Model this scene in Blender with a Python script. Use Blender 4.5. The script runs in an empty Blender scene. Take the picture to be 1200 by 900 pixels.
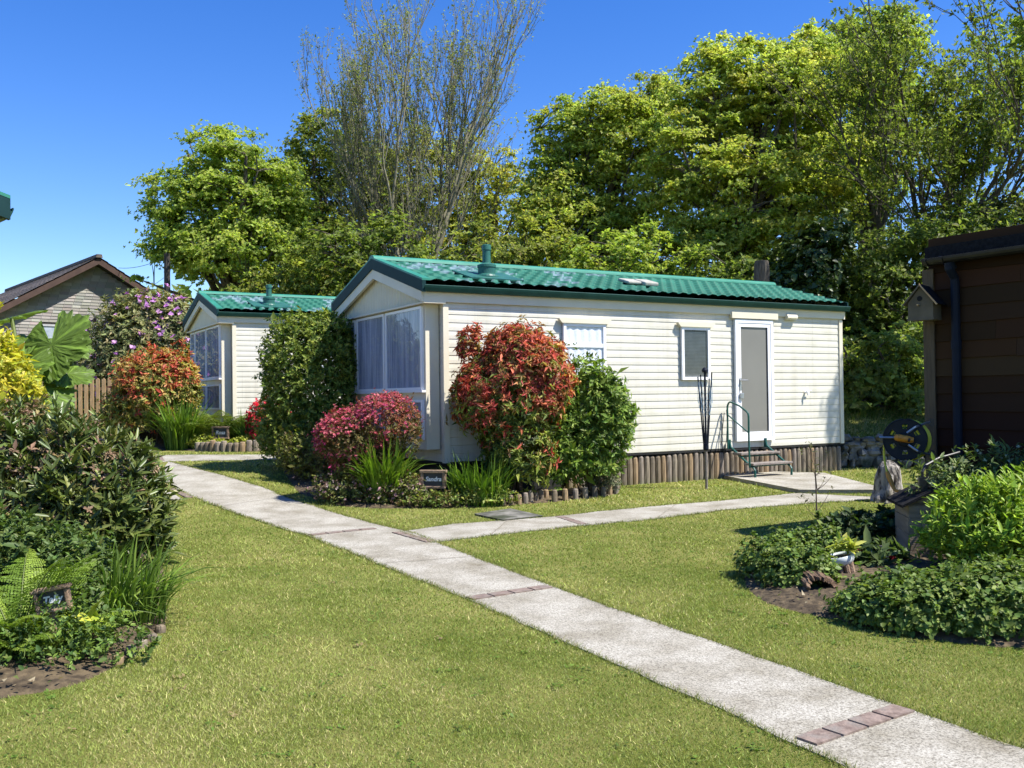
import bpy, math, random
import numpy as np
from mathutils import Vector, Matrix

random.seed(7)
rng = np.random.default_rng(11)
SC = bpy.context.scene
COL = SC.collection
PI = math.pi
R = math.radians

# ------------------------------------------------------------------ camera numbers
EYE = 1.344
F = 1116.5; ROLL = 0.01247; PITCH = 0.01356
_cp, _sp, _cr, _sr = math.cos(PITCH), math.sin(PITCH), math.cos(ROLL), math.sin(ROLL)
_fw = np.array([0, _cp, _sp]); _up = np.array([0, -_sp, _cp]); _rt = np.array([1., 0, 0])
_r = _cr*_rt - _sr*_up; _u = _sr*_rt + _cr*_up
CAM = np.array([0, 0, EYE])

def ray(px, py):
    return _fw + _r*(px-600)/F + _u*(450-py)/F

# ------------------------------------------------------------------ main caravan frame
L = 7.64; W = 3.34; YAW = 0.52138
A = np.array([-0.8994, 12.784]); UX = np.array([math.cos(YAW), math.sin(YAW)]); WX = np.array([-UX[1], UX[0]])
B = A + UX*L

def ss(a, b, t):
    t = np.clip((t-a)/(b-a), 0, 1); return t*t*(3-2*t)

def hgt(x, y):
    """ground height: lawn rises gently to the back left, a grass bank stands behind the caravan on the right"""
    x = np.asarray(x, float); y = np.asarray(y, float)
    z = .378*ss(9.3, 18.5, y)*ss(0, 4.2, -x)
    z = z + .43*ss(17.5, 20.8, y)*ss(6.9, 8.1, -x)
    z = z + 1.4*ss(24, 36, y)*ss(7, 14, -x)
    yw = 17.02 - .05*(x-5.7)
    rel = (x-B[0])*UX[0] + (y-B[1])*UX[1]
    bank = (ss(.05, .4, y-yw)*.5 + ss(.3, 3.6, y-yw)*.62)*ss(.05, .45, rel)
    back = 1.1*ss(23, 30, y)*ss(-9, -4, x)
    z = np.maximum(z + 0*x, np.maximum(bank, back))
    return z

def gz(x, y): return float(hgt(x, y))

def gp(px, py):
    D = ray(px, py); z = 0
    for _ in range(60):
        t = (z-EYE)/D[2]; p = CAM + D*t; z = .5*z + .5*gz(p[0], p[1])
    return np.array([p[0], p[1]])

def at(px, py, Y):
    D = ray(px, py); return CAM + D*(Y/D[1])

# ------------------------------------------------------------------ materials
def new_mat(name):
    m = bpy.data.materials.new(name); m.use_nodes = True
    nt = m.node_tree; nt.nodes.clear()
    out = nt.nodes.new('ShaderNodeOutputMaterial')
    return m, nt, out

def lin(c): return (c[0], c[1], c[2], 1)

def pmat(name, c1, c2=None, scale=8, rough=.6, bump=0, bscale=None, detail=6, spec=.4, metal=0, stretch=None, coord='Object', lo=.35, hi=.65, c3=None, s3=1.0):
    m, nt, out = new_mat(name)
    N, K = nt.nodes, nt.links
    p = N.new('ShaderNodeBsdfPrincipled'); K.new(p.outputs[0], out.inputs[0])
    p.inputs['Roughness'].default_value = rough
    p.inputs['Specular IOR Level'].default_value = spec
    p.inputs['Metallic'].default_value = metal
    tc = N.new('ShaderNodeTexCoord'); vec = tc.outputs[coord]
    if stretch:
        mp = N.new('ShaderNodeMapping'); mp.inputs['Scale'].default_value = stretch
        K.new(vec, mp.inputs[0]); vec = mp.outputs[0]
    if c2 is None:
        p.inputs['Base Color'].default_value = lin(c1)
    else:
        n = N.new('ShaderNodeTexNoise'); n.inputs['Scale'].default_value = scale; n.inputs['Detail'].default_value = detail
        K.new(vec, n.inputs['Vector'])
        r = N.new('ShaderNodeValToRGB'); r.color_ramp.elements[0].position = lo; r.color_ramp.elements[1].position = hi
        r.color_ramp.elements[0].color = lin(c1); r.color_ramp.elements[1].color = lin(c2)
        K.new(n.outputs[0], r.inputs[0]); cout = r.outputs[0]
        if c3:
            n3 = N.new('ShaderNodeTexNoise'); n3.inputs['Scale'].default_value = s3; n3.inputs['Detail'].default_value = 5
            K.new(vec, n3.inputs['Vector'])
            r3 = N.new('ShaderNodeValToRGB'); r3.color_ramp.elements[0].position = .5; r3.color_ramp.elements[1].position = .68
            r3.color_ramp.elements[0].color = (0, 0, 0, 1); r3.color_ramp.elements[1].color = (1, 1, 1, 1)
            K.new(n3.outputs[0], r3.inputs[0])
            mx = N.new('ShaderNodeMix'); mx.data_type = 'RGBA'
            K.new(r3.outputs[0], mx.inputs[0]); K.new(cout, mx.inputs[6]); mx.inputs[7].default_value = lin(c3)
            cout = mx.outputs[2]
        K.new(cout, p.inputs['Base Color'])
    if bump:
        nb = N.new('ShaderNodeTexNoise'); nb.inputs['Scale'].default_value = bscale or scale*3; nb.inputs['Detail'].default_value = 8
        K.new(vec, nb.inputs['Vector'])
        b = N.new('ShaderNodeBump'); b.inputs['Strength'].default_value = bump; b.inputs['Distance'].default_value = .02
        K.new(nb.outputs[0], b.inputs['Height']); K.new(b.outputs[0], p.inputs['Normal'])
    return m

def attr_mat(name, rough=.5, spec=.35, trans=.0, tcol=(1.15, 1.25, .5)):
    """surface whose colour comes from the per-leaf (or per-tile) colour attribute 'col'"""
    m, nt, out = new_mat(name); N, K = nt.nodes, nt.links
    a = N.new('ShaderNodeAttribute'); a.attribute_name = 'col'
    p = N.new('ShaderNodeBsdfPrincipled'); p.inputs['Roughness'].default_value = rough; p.inputs['Specular IOR Level'].default_value = spec
    K.new(a.outputs['Color'], p.inputs['Base Color'])
    if trans:
        t = N.new('ShaderNodeBsdfTranslucent')
        mu = N.new('ShaderNodeMix'); mu.data_type = 'RGBA'; mu.blend_type = 'MULTIPLY'; mu.inputs[0].default_value = 1
        K.new(a.outputs['Color'], mu.inputs[6]); mu.inputs[7].default_value = lin(tcol)
        K.new(mu.outputs[2], t.inputs[0])
        ms = N.new('ShaderNodeMixShader'); ms.inputs[0].default_value = trans
        K.new(p.outputs[0], ms.inputs[1]); K.new(t.outputs[0], ms.inputs[2]); K.new(ms.outputs[0], out.inputs[0])
    else:
        K.new(p.outputs[0], out.inputs[0])
    return m

def glass_mat(name, tint=(.85, .88, .9), ior=1.5):
    m, nt, out = new_mat(name); N, K = nt.nodes, nt.links
    t = N.new('ShaderNodeBsdfTransparent'); t.inputs[0].default_value = lin(tint)
    g = N.new('ShaderNodeBsdfGlossy'); g.inputs['Roughness'].default_value = .02
    f = N.new('ShaderNodeFresnel')
    ge = N.new('ShaderNodeNewGeometry'); mr = N.new('ShaderNodeMapRange')      # same reflectance from either side of the thin pane
    mr.inputs['To Min'].default_value = ior; mr.inputs['To Max'].default_value = 1/ior
    K.new(ge.outputs['Backfacing'], mr.inputs['Value']); K.new(mr.outputs[0], f.inputs[0])
    ms = N.new('ShaderNodeMixShader'); K.new(f.outputs[0], ms.inputs[0]); K.new(t.outputs[0], ms.inputs[1]); K.new(g.outputs[0], ms.inputs[2])
    K.new(ms.outputs[0], out.inputs[0]); return m

M = {}
M['leaf'] = attr_mat('leaf', .5, .25, .3)
M['leaf_gloss'] = attr_mat('glossy_leaf', .38, .38, .15)
M['tree_leaf'] = attr_mat('tree_leaf', .5, .3, .58, (1.15, 1.22, .65))
M['petal'] = attr_mat('petal', .6, .2, .25, (1, .9, .9))
M['grass'] = attr_mat('grass_blade', .55, .25, .3)
M['cream'] = pmat('cream_cladding', (.60, .575, .485), (.63, .605, .515), 1.2, .45, spec=.3, c3=(.575, .55, .46), s3=2.2)
def clad_mat():
    m = M['cream']; nt = m.node_tree; N, K = nt.nodes, nt.links
    p = [n for n in N if n.type == 'BSDF_PRINCIPLED'][0]; src = p.inputs['Base Color'].links[0].from_socket
    tc = N.new('ShaderNodeTexCoord'); prev = src
    for scl, lo, hi, col, amt, sc in (((7, 7, .5), .52, .75, (.42, .38, .29), .35, 1.0), ((1.4, 1.4, 3), .55, .78, (.36, .37, .25), .30, 1.7), ((14, 14, .35), .6, .72, (.33, .30, .24), .25, 1.3)):
        mp = N.new('ShaderNodeMapping'); mp.inputs['Scale'].default_value = scl; K.new(tc.outputs['Object'], mp.inputs[0])
        n = N.new('ShaderNodeTexNoise'); n.inputs['Scale'].default_value = sc; n.inputs['Detail'].default_value = 7; K.new(mp.outputs[0], n.inputs['Vector'])
        r = N.new('ShaderNodeMapRange'); r.inputs['From Min'].default_value = lo; r.inputs['From Max'].default_value = hi; r.inputs['To Max'].default_value = amt; K.new(n.outputs[0], r.inputs['Value'])
        mx = N.new('ShaderNodeMix'); mx.data_type = 'RGBA'; K.new(r.outputs[0], mx.inputs[0]); K.new(prev, mx.inputs[6]); mx.inputs[7].default_value = lin(col); prev = mx.outputs[2]
    K.new(prev, p.inputs['Base Color'])
clad_mat()
M['cream_trim'] = pmat('cream_trim', (.65, .60, .465), (.69, .64, .50), 3, .45, spec=.25)
M['gable'] = pmat('gable_panel', (.66, .595, .43), (.70, .64, .47), 3, .5, spec=.2)
M['white'] = pmat('white_plastic', (.78, .79, .80), (.83, .83, .84), 4, .3)
M['teal_trim'] = pmat('dark_green_trim', (.005, .030, .032), (.008, .038, .04), 5, .6, spec=.15)
M['gutter'] = pmat('green_gutter', (.007, .045, .036), (.012, .06, .048), 5, .45, spec=.25)
M['roof_edge'] = pmat('pale_green_metal', (.022, .18, .12), (.035, .22, .15), 3, .45)
M['roof'] = attr_mat('painted_roof_tile', .62, .22)
M['flue'] = pmat('flue_green', (.015, .09, .075), (.03, .13, .1), 6, .45)
M['curtain'] = pmat('net_curtain', (.24, .27, .34), (.47, .50, .58), 34, .9, detail=4, lo=.36, hi=.62, stretch=(1, 1, .03))  # vertical streaks put the shading of the folds into the net's colour
M['lace'] = pmat('white_lace', (.70, .73, .76), (.8, .82, .84), 40, .9)
M['blind'] = pmat('grey_blind', (.20, .22, .23), (.25, .27, .28), 8, .6)
M['dark'] = pmat('dark_void', (.01, .01, .01), (.02, .02, .018), 4, .9)
M['door_panel'] = pmat('grey_door_glass', (.16, .155, .135), (.21, .205, .18), .8, .35, lo=.3, hi=.7)  # opaque grey stands in for the pane's reflections and dim interior
M['glass'] = glass_mat('window_glass', (.95, .96, .97))
M['metal'] = pmat('grey_metal', (.35, .36, .37), (.45, .45, .45), 20, .35, metal=.8)
M['green_metal'] = pmat('green_painted_metal', (.01, .075, .06), (.015, .095, .075), 9, .35)
M['black_metal'] = pmat('black_plastic', (.012, .012, .013), (.02, .02, .02), 9, .4)
M['log'] = attr_mat('weathered_log', .85, .15)
M['plank'] = pmat('weathered_plank', (.20, .15, .10), (.32, .25, .17), 6, .8, .3, 30, stretch=(8, 8, 1))
M['tread'] = pmat('grey_tread', (.16, .135, .115), (.24, .21, .185), 12, .85, .2)
M['shed'] = attr_mat('stained_shed_board', .9, .06)
M['shed_post'] = pmat('shed_post_wood', (.085, .06, .032), (.125, .09, .05), 5, .8, .25, 40, stretch=(10, 10, 1))
M['felt'] = pmat('roofing_felt', (.010, .010, .011), (.02, .02, .021), 30, .95, .4, 90, spec=.1)
M['downpipe'] = pmat('dark_blue_pipe', (.008, .012, .022), (.011, .016, .028), 6, .6, spec=.15)
M['fence'] = pmat('new_fence_timber', (.40, .25, .12), (.52, .35, .18), 4, .8, .2, 30, stretch=(6, 6, 1))
M['birdbox'] = pmat('bird_box_timber', (.10, .082, .05), (.15, .12, .075), 8, .8, .2, 40)
M['slate'] = pmat('slate_plaque', (.025, .028, .032), (.045, .048, .052), 10, .6)
M['paint_white'] = pmat('white_paint', (.8, .8, .8), (.85, .85, .85), 10, .6)
M['sign_wood'] = pmat('rough_sign_timber', (.19, .125, .08), (.30, .21, .14), 12, .85, .5, 40)
M['soil'] = pmat('garden_soil', (.040, .028, .015), (.12, .088, .048), 18, .95, .9, 30)
M['stone'] = pmat('grey_wall_stone', (.07, .07, .055), (.22, .21, .18), 5, .9, .7, 16, c3=(.035, .042, .018), s3=3)
M['drift'] = pmat('bleached_driftwood', (.04, .034, .028), (.34, .31, .27), 13, .9, .9, 22, stretch=(1, 1, .5), lo=.40, hi=.56)  # dark blotches in the colour stand in for shaded holes in the wood
M['rot'] = pmat('rotten_log', (.06, .035, .02), (.20, .13, .08), 12, .95, .8, 30)
M['bark'] = pmat('tree_bark', (.055, .045, .034), (.13, .11, .085), 7, .9, .6, 18, stretch=(3, 3, .7))
M['bark_pale'] = pmat('pale_bark', (.13, .12, .075), (.27, .25, .17), 5, .9, .3, 14)
M['stem'] = pmat('shrub_stem', (.06, .042, .03), (.12, .085, .06), 14, .9)
M['hose'] = pmat('yellow_hose', (.60, .54, .03), (.68, .62, .05), 9, .5)
M['orange'] = pmat('orange_plastic', (.55, .22, .02), (.62, .26, .03), 9, .4)
M['reel'] = pmat('dark_grey_plastic', (.014, .017, .019), (.022, .025, .028), 9, .6, spec=.15)
M['box_wood'] = pmat('grey_brown_board', (.21, .165, .11), (.28, .225, .155), 5, .85, .2, 30, stretch=(1, 1, 6))
M['basin'] = pmat('pale_basin', (.55, .60, .57), (.62, .66, .63), 9, .4)
M['tile'] = pmat('brown_roof_tile', (.075, .06, .05), (.16, .13, .11), 9, .85, .3)
M['barge'] = pmat('brown_bargeboard', (.055, .03, .022), (.075, .042, .03), 5, .7)
M['pole'] = pmat('tarred_pole', (.03, .025, .02), (.05, .042, .035), 9, .8)

def concrete_mat():
    m, nt, out = new_mat('exposed_aggregate_concrete'); N, K = nt.nodes, nt.links
    p = N.new('ShaderNodeBsdfPrincipled'); K.new(p.outputs[0], out.inputs[0]); p.inputs['Roughness'].default_value = .9
    p.inputs['Specular IOR Level'].default_value = .2
    tc = N.new('ShaderNodeTexCoord')
    v = N.new('ShaderNodeTexNoise'); v.inputs['Scale'].default_value = 105; v.inputs['Detail'].default_value = 3; v.inputs['Roughness'].default_value = .75
    K.new(tc.outputs['Object'], v.inputs['Vector'])
    r = N.new('ShaderNodeValToRGB'); e = r.color_ramp.elements
    e[0].position = .38; e[0].color = (.17, .155, .125, 1); e[1].position = .68; e[1].color = (.50, .475, .405, 1)
    k = r.color_ramp.elements.new(.5); k.color = (.37, .35, .295, 1)
    K.new(v.outputs[0], r.inputs[0])
    n2 = N.new('ShaderNodeTexNoise'); n2.inputs['Scale'].default_value = 2.3; n2.inputs['Detail'].default_value = 9; n2.inputs['Roughness'].default_value = .65
    K.new(tc.outputs['Object'], n2.inputs['Vector'])
    r2 = N.new('ShaderNodeValToRGB'); r2.color_ramp.elements[0].position = .3; r2.color_ramp.elements[0].color = (.55, .52, .45, 1)
    r2.color_ramp.elements[1].position = .6; r2.color_ramp.elements[1].color = (1.0, 1.0, 1.0, 1)
    K.new(n2.outputs[0], r2.inputs[0])
    mu = N.new('ShaderNodeMix'); mu.data_type = 'RGBA'; mu.blend_type = 'MULTIPLY'; mu.inputs[0].default_value = 1
    K.new(r.outputs[0], mu.inputs[6]); K.new(r2.outputs[0], mu.inputs[7]); K.new(mu.outputs[2], p.inputs['Base Color'])
    b = N.new('ShaderNodeBump'); b.inputs['Strength'].default_value = .5; b.inputs['Distance'].default_value = .006
    K.new(v.outputs[0], b.inputs['Height']); K.new(b.outputs[0], p.inputs['Normal'])
    return m
M['concrete'] = concrete_mat()
M['brick'] = pmat('paving_brick', (.14, .10, .08), (.25, .19, .155), 30, .9, .3, 90, c3=(.20, .175, .15), s3=9)

def lawn_mat():
    m, nt, out = new_mat('mown_lawn'); N, K = nt.nodes, nt.links
    p = N.new('ShaderNodeBsdfPrincipled'); K.new(p.outputs[0], out.inputs[0]); p.inputs['Roughness'].default_value = .9
    p.inputs['Specular IOR Level'].default_value = .1
    tc = N.new('ShaderNodeTexCoord')
    def noise(s, d=6, ro=.6):
        n = N.new('ShaderNodeTexNoise'); n.inputs['Scale'].default_value = s; n.inputs['Detail'].default_value = d; n.inputs['Roughness'].default_value = ro
        K.new(tc.outputs['Object'], n.inputs['Vector']); return n.outputs[0]
    def ramp(x, a, ca, b, cb):
        r = N.new('ShaderNodeValToRGB'); r.color_ramp.elements[0].position = a; r.color_ramp.elements[0].color = lin(ca)
        r.color_ramp.elements[1].position = b; r.color_ramp.elements[1].color = lin(cb); K.new(x, r.inputs[0]); return r.outputs[0]
    base = ramp(noise(1.1), .38, (.13, .15, .03), .64, (.25, .24, .08))
    fine = ramp(noise(75, 4, .8), .3, (.5, .55, .42), .7, (1.35, 1.3, 1.2))
    dry = ramp(noise(2.1, 8, .7), .53, (0, 0, 0), .72, (.75, .75, .75))
    mx = N.new('ShaderNodeMix'); mx.data_type = 'RGBA'; K.new(dry, mx.inputs[0]); K.new(base, mx.inputs[6]); mx.inputs[7].default_value = (.30, .265, .11, 1)
    mu = N.new('ShaderNodeMix'); mu.data_type = 'RGBA'; mu.blend_type = 'MULTIPLY'; mu.inputs[0].default_value = 1
    K.new(mx.outputs[2], mu.inputs[6]); K.new(fine, mu.inputs[7]); K.new(mu.outputs[2], p.inputs['Base Color'])
    b = N.new('ShaderNodeBump'); b.inputs['Strength'].default_value = .8; b.inputs['Distance'].default_value = .02
    K.new(noise(70, 5, .8), b.inputs['Height']); K.new(b.outputs[0], p.inputs['Normal'])
    return m
M['lawn'] = lawn_mat()

def slate_wall_mat():
    m, nt, out = new_mat('hung_slate_wall'); N, K = nt.nodes, nt.links
    p = N.new('ShaderNodeBsdfPrincipled'); K.new(p.outputs[0], out.inputs[0]); p.inputs['Roughness'].default_value = .85
    a = N.new('ShaderNodeAttribute'); a.attribute_name = 'col'; K.new(a.outputs['Color'], p.inputs['Base Color'])
    return m
M['hung'] = slate_wall_mat()

# ------------------------------------------------------------------ mesh helpers
class MB:
    def __init__(s): s.v = []; s.f = []; s.c = []
    def add(s, vs, fs, c=None):
        o = len(s.v); s.v += [tuple(map(float, v)) for v in vs]; s.f += [tuple(i+o for i in f) for f in fs]
        s.c += [c if c is not None else (1, 1, 1)]*len(vs)
    def box(s, x0, x1, y0, y1, z0, z1, c=None, mat=None):
        vs = [(x, y, z) for z in (z0, z1) for y in (y0, y1) for x in (x0, x1)]
        if mat is not None: vs = [tuple(mat @ Vector(v)) for v in vs]
        s.add(vs, [(0, 2, 3, 1), (4, 5, 7, 6), (0, 1, 5, 4), (2, 6, 7, 3), (0, 4, 6, 2), (1, 3, 7, 5)], c)
    def tube(s, pts, r, n=8, cap=True, c=None):
        pts = [np.array(p, float) for p in pts]; m = len(pts)
        rs = [r]*m if np.isscalar(r) else r
        vs = []; ref = np.array([0, 0, 1.])
        for i, p in enumerate(pts):
            t = pts[min(i+1, m-1)] - pts[max(i-1, 0)]; t = t/(np.linalg.norm(t)+1e-9)
            if abs(t[2]) > .9: ref = np.array([1., 0, 0])
            elif i == 0: ref = np.array([0, 0, 1.])
            e1 = np.cross(t, ref); e1 /= np.linalg.norm(e1)+1e-9; e2 = np.cross(t, e1); 
            if i > 0 and np.dot(e1, pe) < 0: e1, e2 = -e1, -e2
            pe = e1
            for k in range(n):
                a = 2*PI*k/n; vs.append(p + (e1*math.cos(a) + e2*math.sin(a))*rs[i])
        fs = [(i*n+k, i*n+(k+1) % n, (i+1)*n+(k+1) % n, (i+1)*n+k) for i in range(m-1) for k in range(n)]
        if cap: fs += [tuple(range(n-1, -1, -1)), tuple((m-1)*n+k for k in range(n))]
        s.add(vs, fs, c)
    def lathe(s, prof, n=20, org=(0, 0, 0), c=None):
        vs = [(org[0]+r*math.cos(2*PI*k/n), org[1]+r*math.sin(2*PI*k/n), org[2]+z) for r, z in prof for k in range(n)]
        m = len(prof)
        fs = [(i*n+k, i*n+(k+1) % n, (i+1)*n+(k+1) % n, (i+1)*n+k) for i in range(m-1) for k in range(n)]
        fs += [tuple(range(n-1, -1, -1)), tuple((m-1)*n+k for k in range(n))]
        s.add(vs, fs, c)
    def prism(s, poly, d, axis=1, c=None):
        """extrude a closed polygon (2-tuples) along an axis between d[0] and d[1]"""
        n = len(poly)
        def P(p, t): return (p[0], t, p[1]) if axis == 1 else ((t, p[0], p[1]) if axis == 0 else (p[0], p[1], t))
        vs = [P(p, d[0]) for p in poly] + [P(p, d[1]) for p in poly]
        fs = [tuple(range(n)), tuple(range(2*n-1, n-1, -1))] + [(i, (i+1) % n, n+(i+1) % n, n+i) for i in range(n)]
        s.add(vs, fs, c)
    def build(s, name, m, parent=None, smooth=False, loc=None, rz=0, bevel=0, colors=False):
        me = bpy.data.meshes.new(name); me.from_pydata(s.v, [], s.f); me.materials.append(m)
        if colors:
            ca = me.color_attributes.new('col', 'FLOAT_COLOR', 'POINT')
            buf = np.ones((len(s.v), 4), 'f'); buf[:, :3] = np.array(s.c, 'f'); ca.data.foreach_set('color', buf.ravel())
        if smooth: me.polygons.foreach_set('use_smooth', [True]*len(me.polygons))
        me.update()
        o = bpy.data.objects.new(name, me); COL.objects.link(o)
        if parent: o.parent = parent
        if loc is not None: o.location = loc
        o.rotation_euler[2] = rz
        if bevel:
            b = o.modifiers.new('bevel', 'BEVEL'); b.width = bevel; b.segments = 2; b.limit_method = 'ANGLE'
        return o

def np_obj(name, V, Fc, col, m, parent=None, smooth=False):
    """mesh from numpy arrays; Fc (M,k) faces of equal size; col (N,3) per vertex"""
    me = bpy.data.meshes.new(name); k = Fc.shape[1]
    me.vertices.add(len(V)); me.vertices.foreach_set('co', np.ascontiguousarray(V, 'f').ravel())
    me.loops.add(Fc.size); me.loops.foreach_set('vertex_index', np.ascontiguousarray(Fc, 'i').ravel())
    me.polygons.add(len(Fc)); me.polygons.foreach_set('loop_start', np.arange(len(Fc), dtype='i')*k)
    me.polygons.foreach_set('loop_total', np.full(len(Fc), k, 'i'))
    if smooth: me.polygons.foreach_set('use_smooth', np.ones(len(Fc), bool))
    me.update(calc_edges=True)
    if col is not None:
        ca = me.color_attributes.new('col', 'FLOAT_COLOR', 'POINT')
        buf = np.ones((len(V), 4), 'f'); buf[:, :3] = col; ca.data.foreach_set('color', buf.ravel())
    me.materials.append(m)
    o = bpy.data.objects.new(name, me); COL.objects.link(o)
    if parent: o.parent = parent
    return o

def tag(o, label=None, cat=None, group=None, kind=None):
    if label: o['label'] = label
    if cat: o['category'] = cat
    if group: o['group'] = group
    if kind: o['kind'] = kind
    return o

def thing(name, label, cat, loc=(0, 0, 0), rz=0, group=None):
    o = bpy.data.objects.new(name, None); COL.objects.link(o); o.location = loc; o.rotation_euler[2] = rz
    o.empty_display_size = .2
    return tag(o, label, cat, group)

def copy_tree(o, parent=None):
    c = o.copy(); COL.objects.link(c)
    if parent: c.parent = parent
    for ch in list(o.children): copy_tree(ch, c)
    return c

# ------------------------------------------------------------------ foliage helpers
def nrm(a): return a/(np.linalg.norm(a, axis=-1, keepdims=True)+1e-9)

class Noise3:
    def __init__(s, seed):
        r = np.random.default_rng(seed); s.k = r.normal(0, 1, (7, 3)); s.p = r.uniform(0, 6.28, 7)
    def __call__(s, P, f): return np.sin(P@s.k.T*f + s.p).mean(1)*1.6

def leaves(P, D, N, Ln, Wd, fold=.2, droop=.1, hi=False):
    """leaf blades folded on the midrib: base P, direction D, upper normal N"""
    n = len(P); Ln = np.broadcast_to(Ln, (n,))[:, None]; Wd = np.broadcast_to(Wd, (n,))[:, None]
    S = np.cross(D, N)
    tip = P + D*Ln - N*Ln*droop
    if not hi:
        mid = P + D*Ln*.48 + N*fold*Wd*.5
        V = np.stack([P, mid+S*Wd*.5, tip, mid-S*Wd*.5], 1).reshape(-1, 3)
        b = np.arange(n)[:, None]*4
        Fc = np.concatenate([b+np.array([[0, 1, 2]]), b+np.array([[0, 2, 3]])], 0)
        return V, Fc, 4
    a = P + D*Ln*.3 + N*fold*Wd*.5; c = P + D*Ln*.68 + N*(fold*Wd*.45 - Ln*droop*.3)
    V = np.stack([P, a+S*Wd*.5, c+S*Wd*.42, tip, c-S*Wd*.42, a-S*Wd*.5], 1).reshape(-1, 3)
    b = np.arange(n)[:, None]*6
    Fc = np.concatenate([b+np.array([[0, 1, 2, 3]]), b+np.array([[0, 3, 4, 5]])], 0)
    return V, Fc, 6

def whorls(P, Ax, k, Ln, Wd, col, rg, spread=55, seg=.06, jit=.25, lvar=.33, cvar=.18, hi=False, droop=.1, fold=.25):
    """k leaves round each sprig P with axis Ax"""
    n = len(P); idx = np.repeat(np.arange(n), k); j = np.tile(np.arange(k), n)
    A_ = nrm(Ax); ref = np.where(np.abs(A_[:, 2:3]) > .85, np.array([[1., 0, 0]]), np.array([[0, 0, 1.]]))
    e1 = nrm(np.cross(A_, ref)); e2 = np.cross(A_, e1)
    az = 2.4*j + rg.uniform(0, 6.28, n)[idx] + rg.normal(0, .3, n*k)
    sp = np.radians(rg.normal(spread, spread*.28, n*k))[:, None]
    rad = e1[idx]*np.cos(az)[:, None] + e2[idx]*np.sin(az)[:, None]
    D = nrm(A_[idx]*np.cos(sp) + rad*np.sin(sp) + rg.normal(0, jit*.4, (n*k, 3)))
    N = A_[idx] - D*np.sum(A_[idx]*D, 1, keepdims=True)
    N = nrm(nrm(N) + rg.normal(0, jit, (n*k, 3))); N = nrm(N - D*np.sum(N*D, 1, keepdims=True))
    pos = P[idx] + A_[idx]*(seg*rg.uniform(0, 1, n*k))[:, None]
    ln = Ln*np.exp(rg.normal(0, lvar, n*k)); wd = ln*(Wd/Ln)
    V, Fc, m = leaves(pos, D, N, ln, wd, fold, droop, hi)
    c = col[idx]*np.exp(rg.normal(0, cvar, (n*k, 1)))*np.exp(rg.normal(0, cvar*.25, (n*k, 3)))
    return V, Fc, np.repeat(np.clip(c, .002, .9), m, 0)

def lobe_pts(lobes, n, rg, rin=.72, rout=1.05, up=-.65, amp=.14, freq=2.2, seed=0, cut=.8):
    lb = np.array(lobes, float); nz = Noise3(seed)
    area = (lb[:, 3]*lb[:, 4]+lb[:, 4]*lb[:, 5]+lb[:, 3]*lb[:, 5]); pr = area/area.sum()
    outP = []; outN = []; tot = 0
    while tot < n:
        m = n*2; li = rg.choice(len(lb), m, p=pr)
        d = nrm(rg.normal(0, 1, (m, 3))); keep = d[:, 2] > up + rg.normal(0, .08, m); d = d[keep]; li = li[keep]
        q0 = d*lb[li, 3:6]+lb[li, 0:3]; bump = 1 + amp*nz(q0, freq) + amp*.55*nz(q0+7, freq*2.6)
        bump = bump*(1 + .35*amp*rg.exponential(1, len(d))*(rg.uniform(0, 1, len(d)) < .3))
        rr = rg.uniform(rin**2, rout**2, len(d))**.5*bump
        P = lb[li, :3] + d*lb[li, 3:6]*rr[:, None]; Nn = nrm(d/lb[li, 3:6])
        ok = np.ones(len(P), bool)
        for q in range(len(lb)):
            e = np.linalg.norm((P-lb[q, :3])/lb[q, 3:6], axis=1); ok &= ~((e < cut*rin) & (li != q))
        outP.append(P[ok]); outN.append(Nn[ok]); tot += ok.sum()
    return np.concatenate(outP)[:n], np.concatenate(outN)[:n]

def mixcol(c, w):
    """c list of colours, w integer index array"""
    return np.array(c, float)[w]

def tubes_np(name, polys, m, parent=None, n=5):
    Vs = []; Fs = []; o = 0
    for pts, rs in polys:
        pts = np.asarray(pts, float); k = len(pts); rs = np.asarray(rs, float)
        t = np.gradient(pts, axis=0); t = nrm(t)
        ref = np.array([0.31, .95, .05]) if abs(t[0][2]) > .5 else np.array([0.05, .1, 1.])
        e1 = nrm(np.cross(t, ref)); e2 = np.cross(t, e1)
        a = 2*PI*np.arange(n)/n
        ring = (e1[:, None, :]*np.cos(a)[None, :, None] + e2[:, None, :]*np.sin(a)[None, :, None])*rs[:, None, None] + pts[:, None, :]
        Vs.append(ring.reshape(-1, 3))
        i = np.arange(k-1)[:, None]*n; j = np.arange(n)[None, :]; j2 = (j+1) % n
        Fs.append(np.stack([i+j, i+j2, i+n+j2, i+n+j], -1).reshape(-1, 4)+o); o += k*n
    return np_obj(name, np.concatenate(Vs), np.concatenate(Fs), None, m, parent, smooth=True)

def curve_pts(a, b, bend, k=6, jit=.0, rg=rng):
    a = np.array(a, float); b = np.array(b, float); t = np.linspace(0, 1, k)[:, None]
    mid = (a+b)/2 + np.array(bend)
    P = (1-t)**2*a + 2*t*(1-t)*mid + t*t*b
    if jit: P[1:-1] += rg.normal(0, jit, (k-2, 3))
    return P

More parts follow.
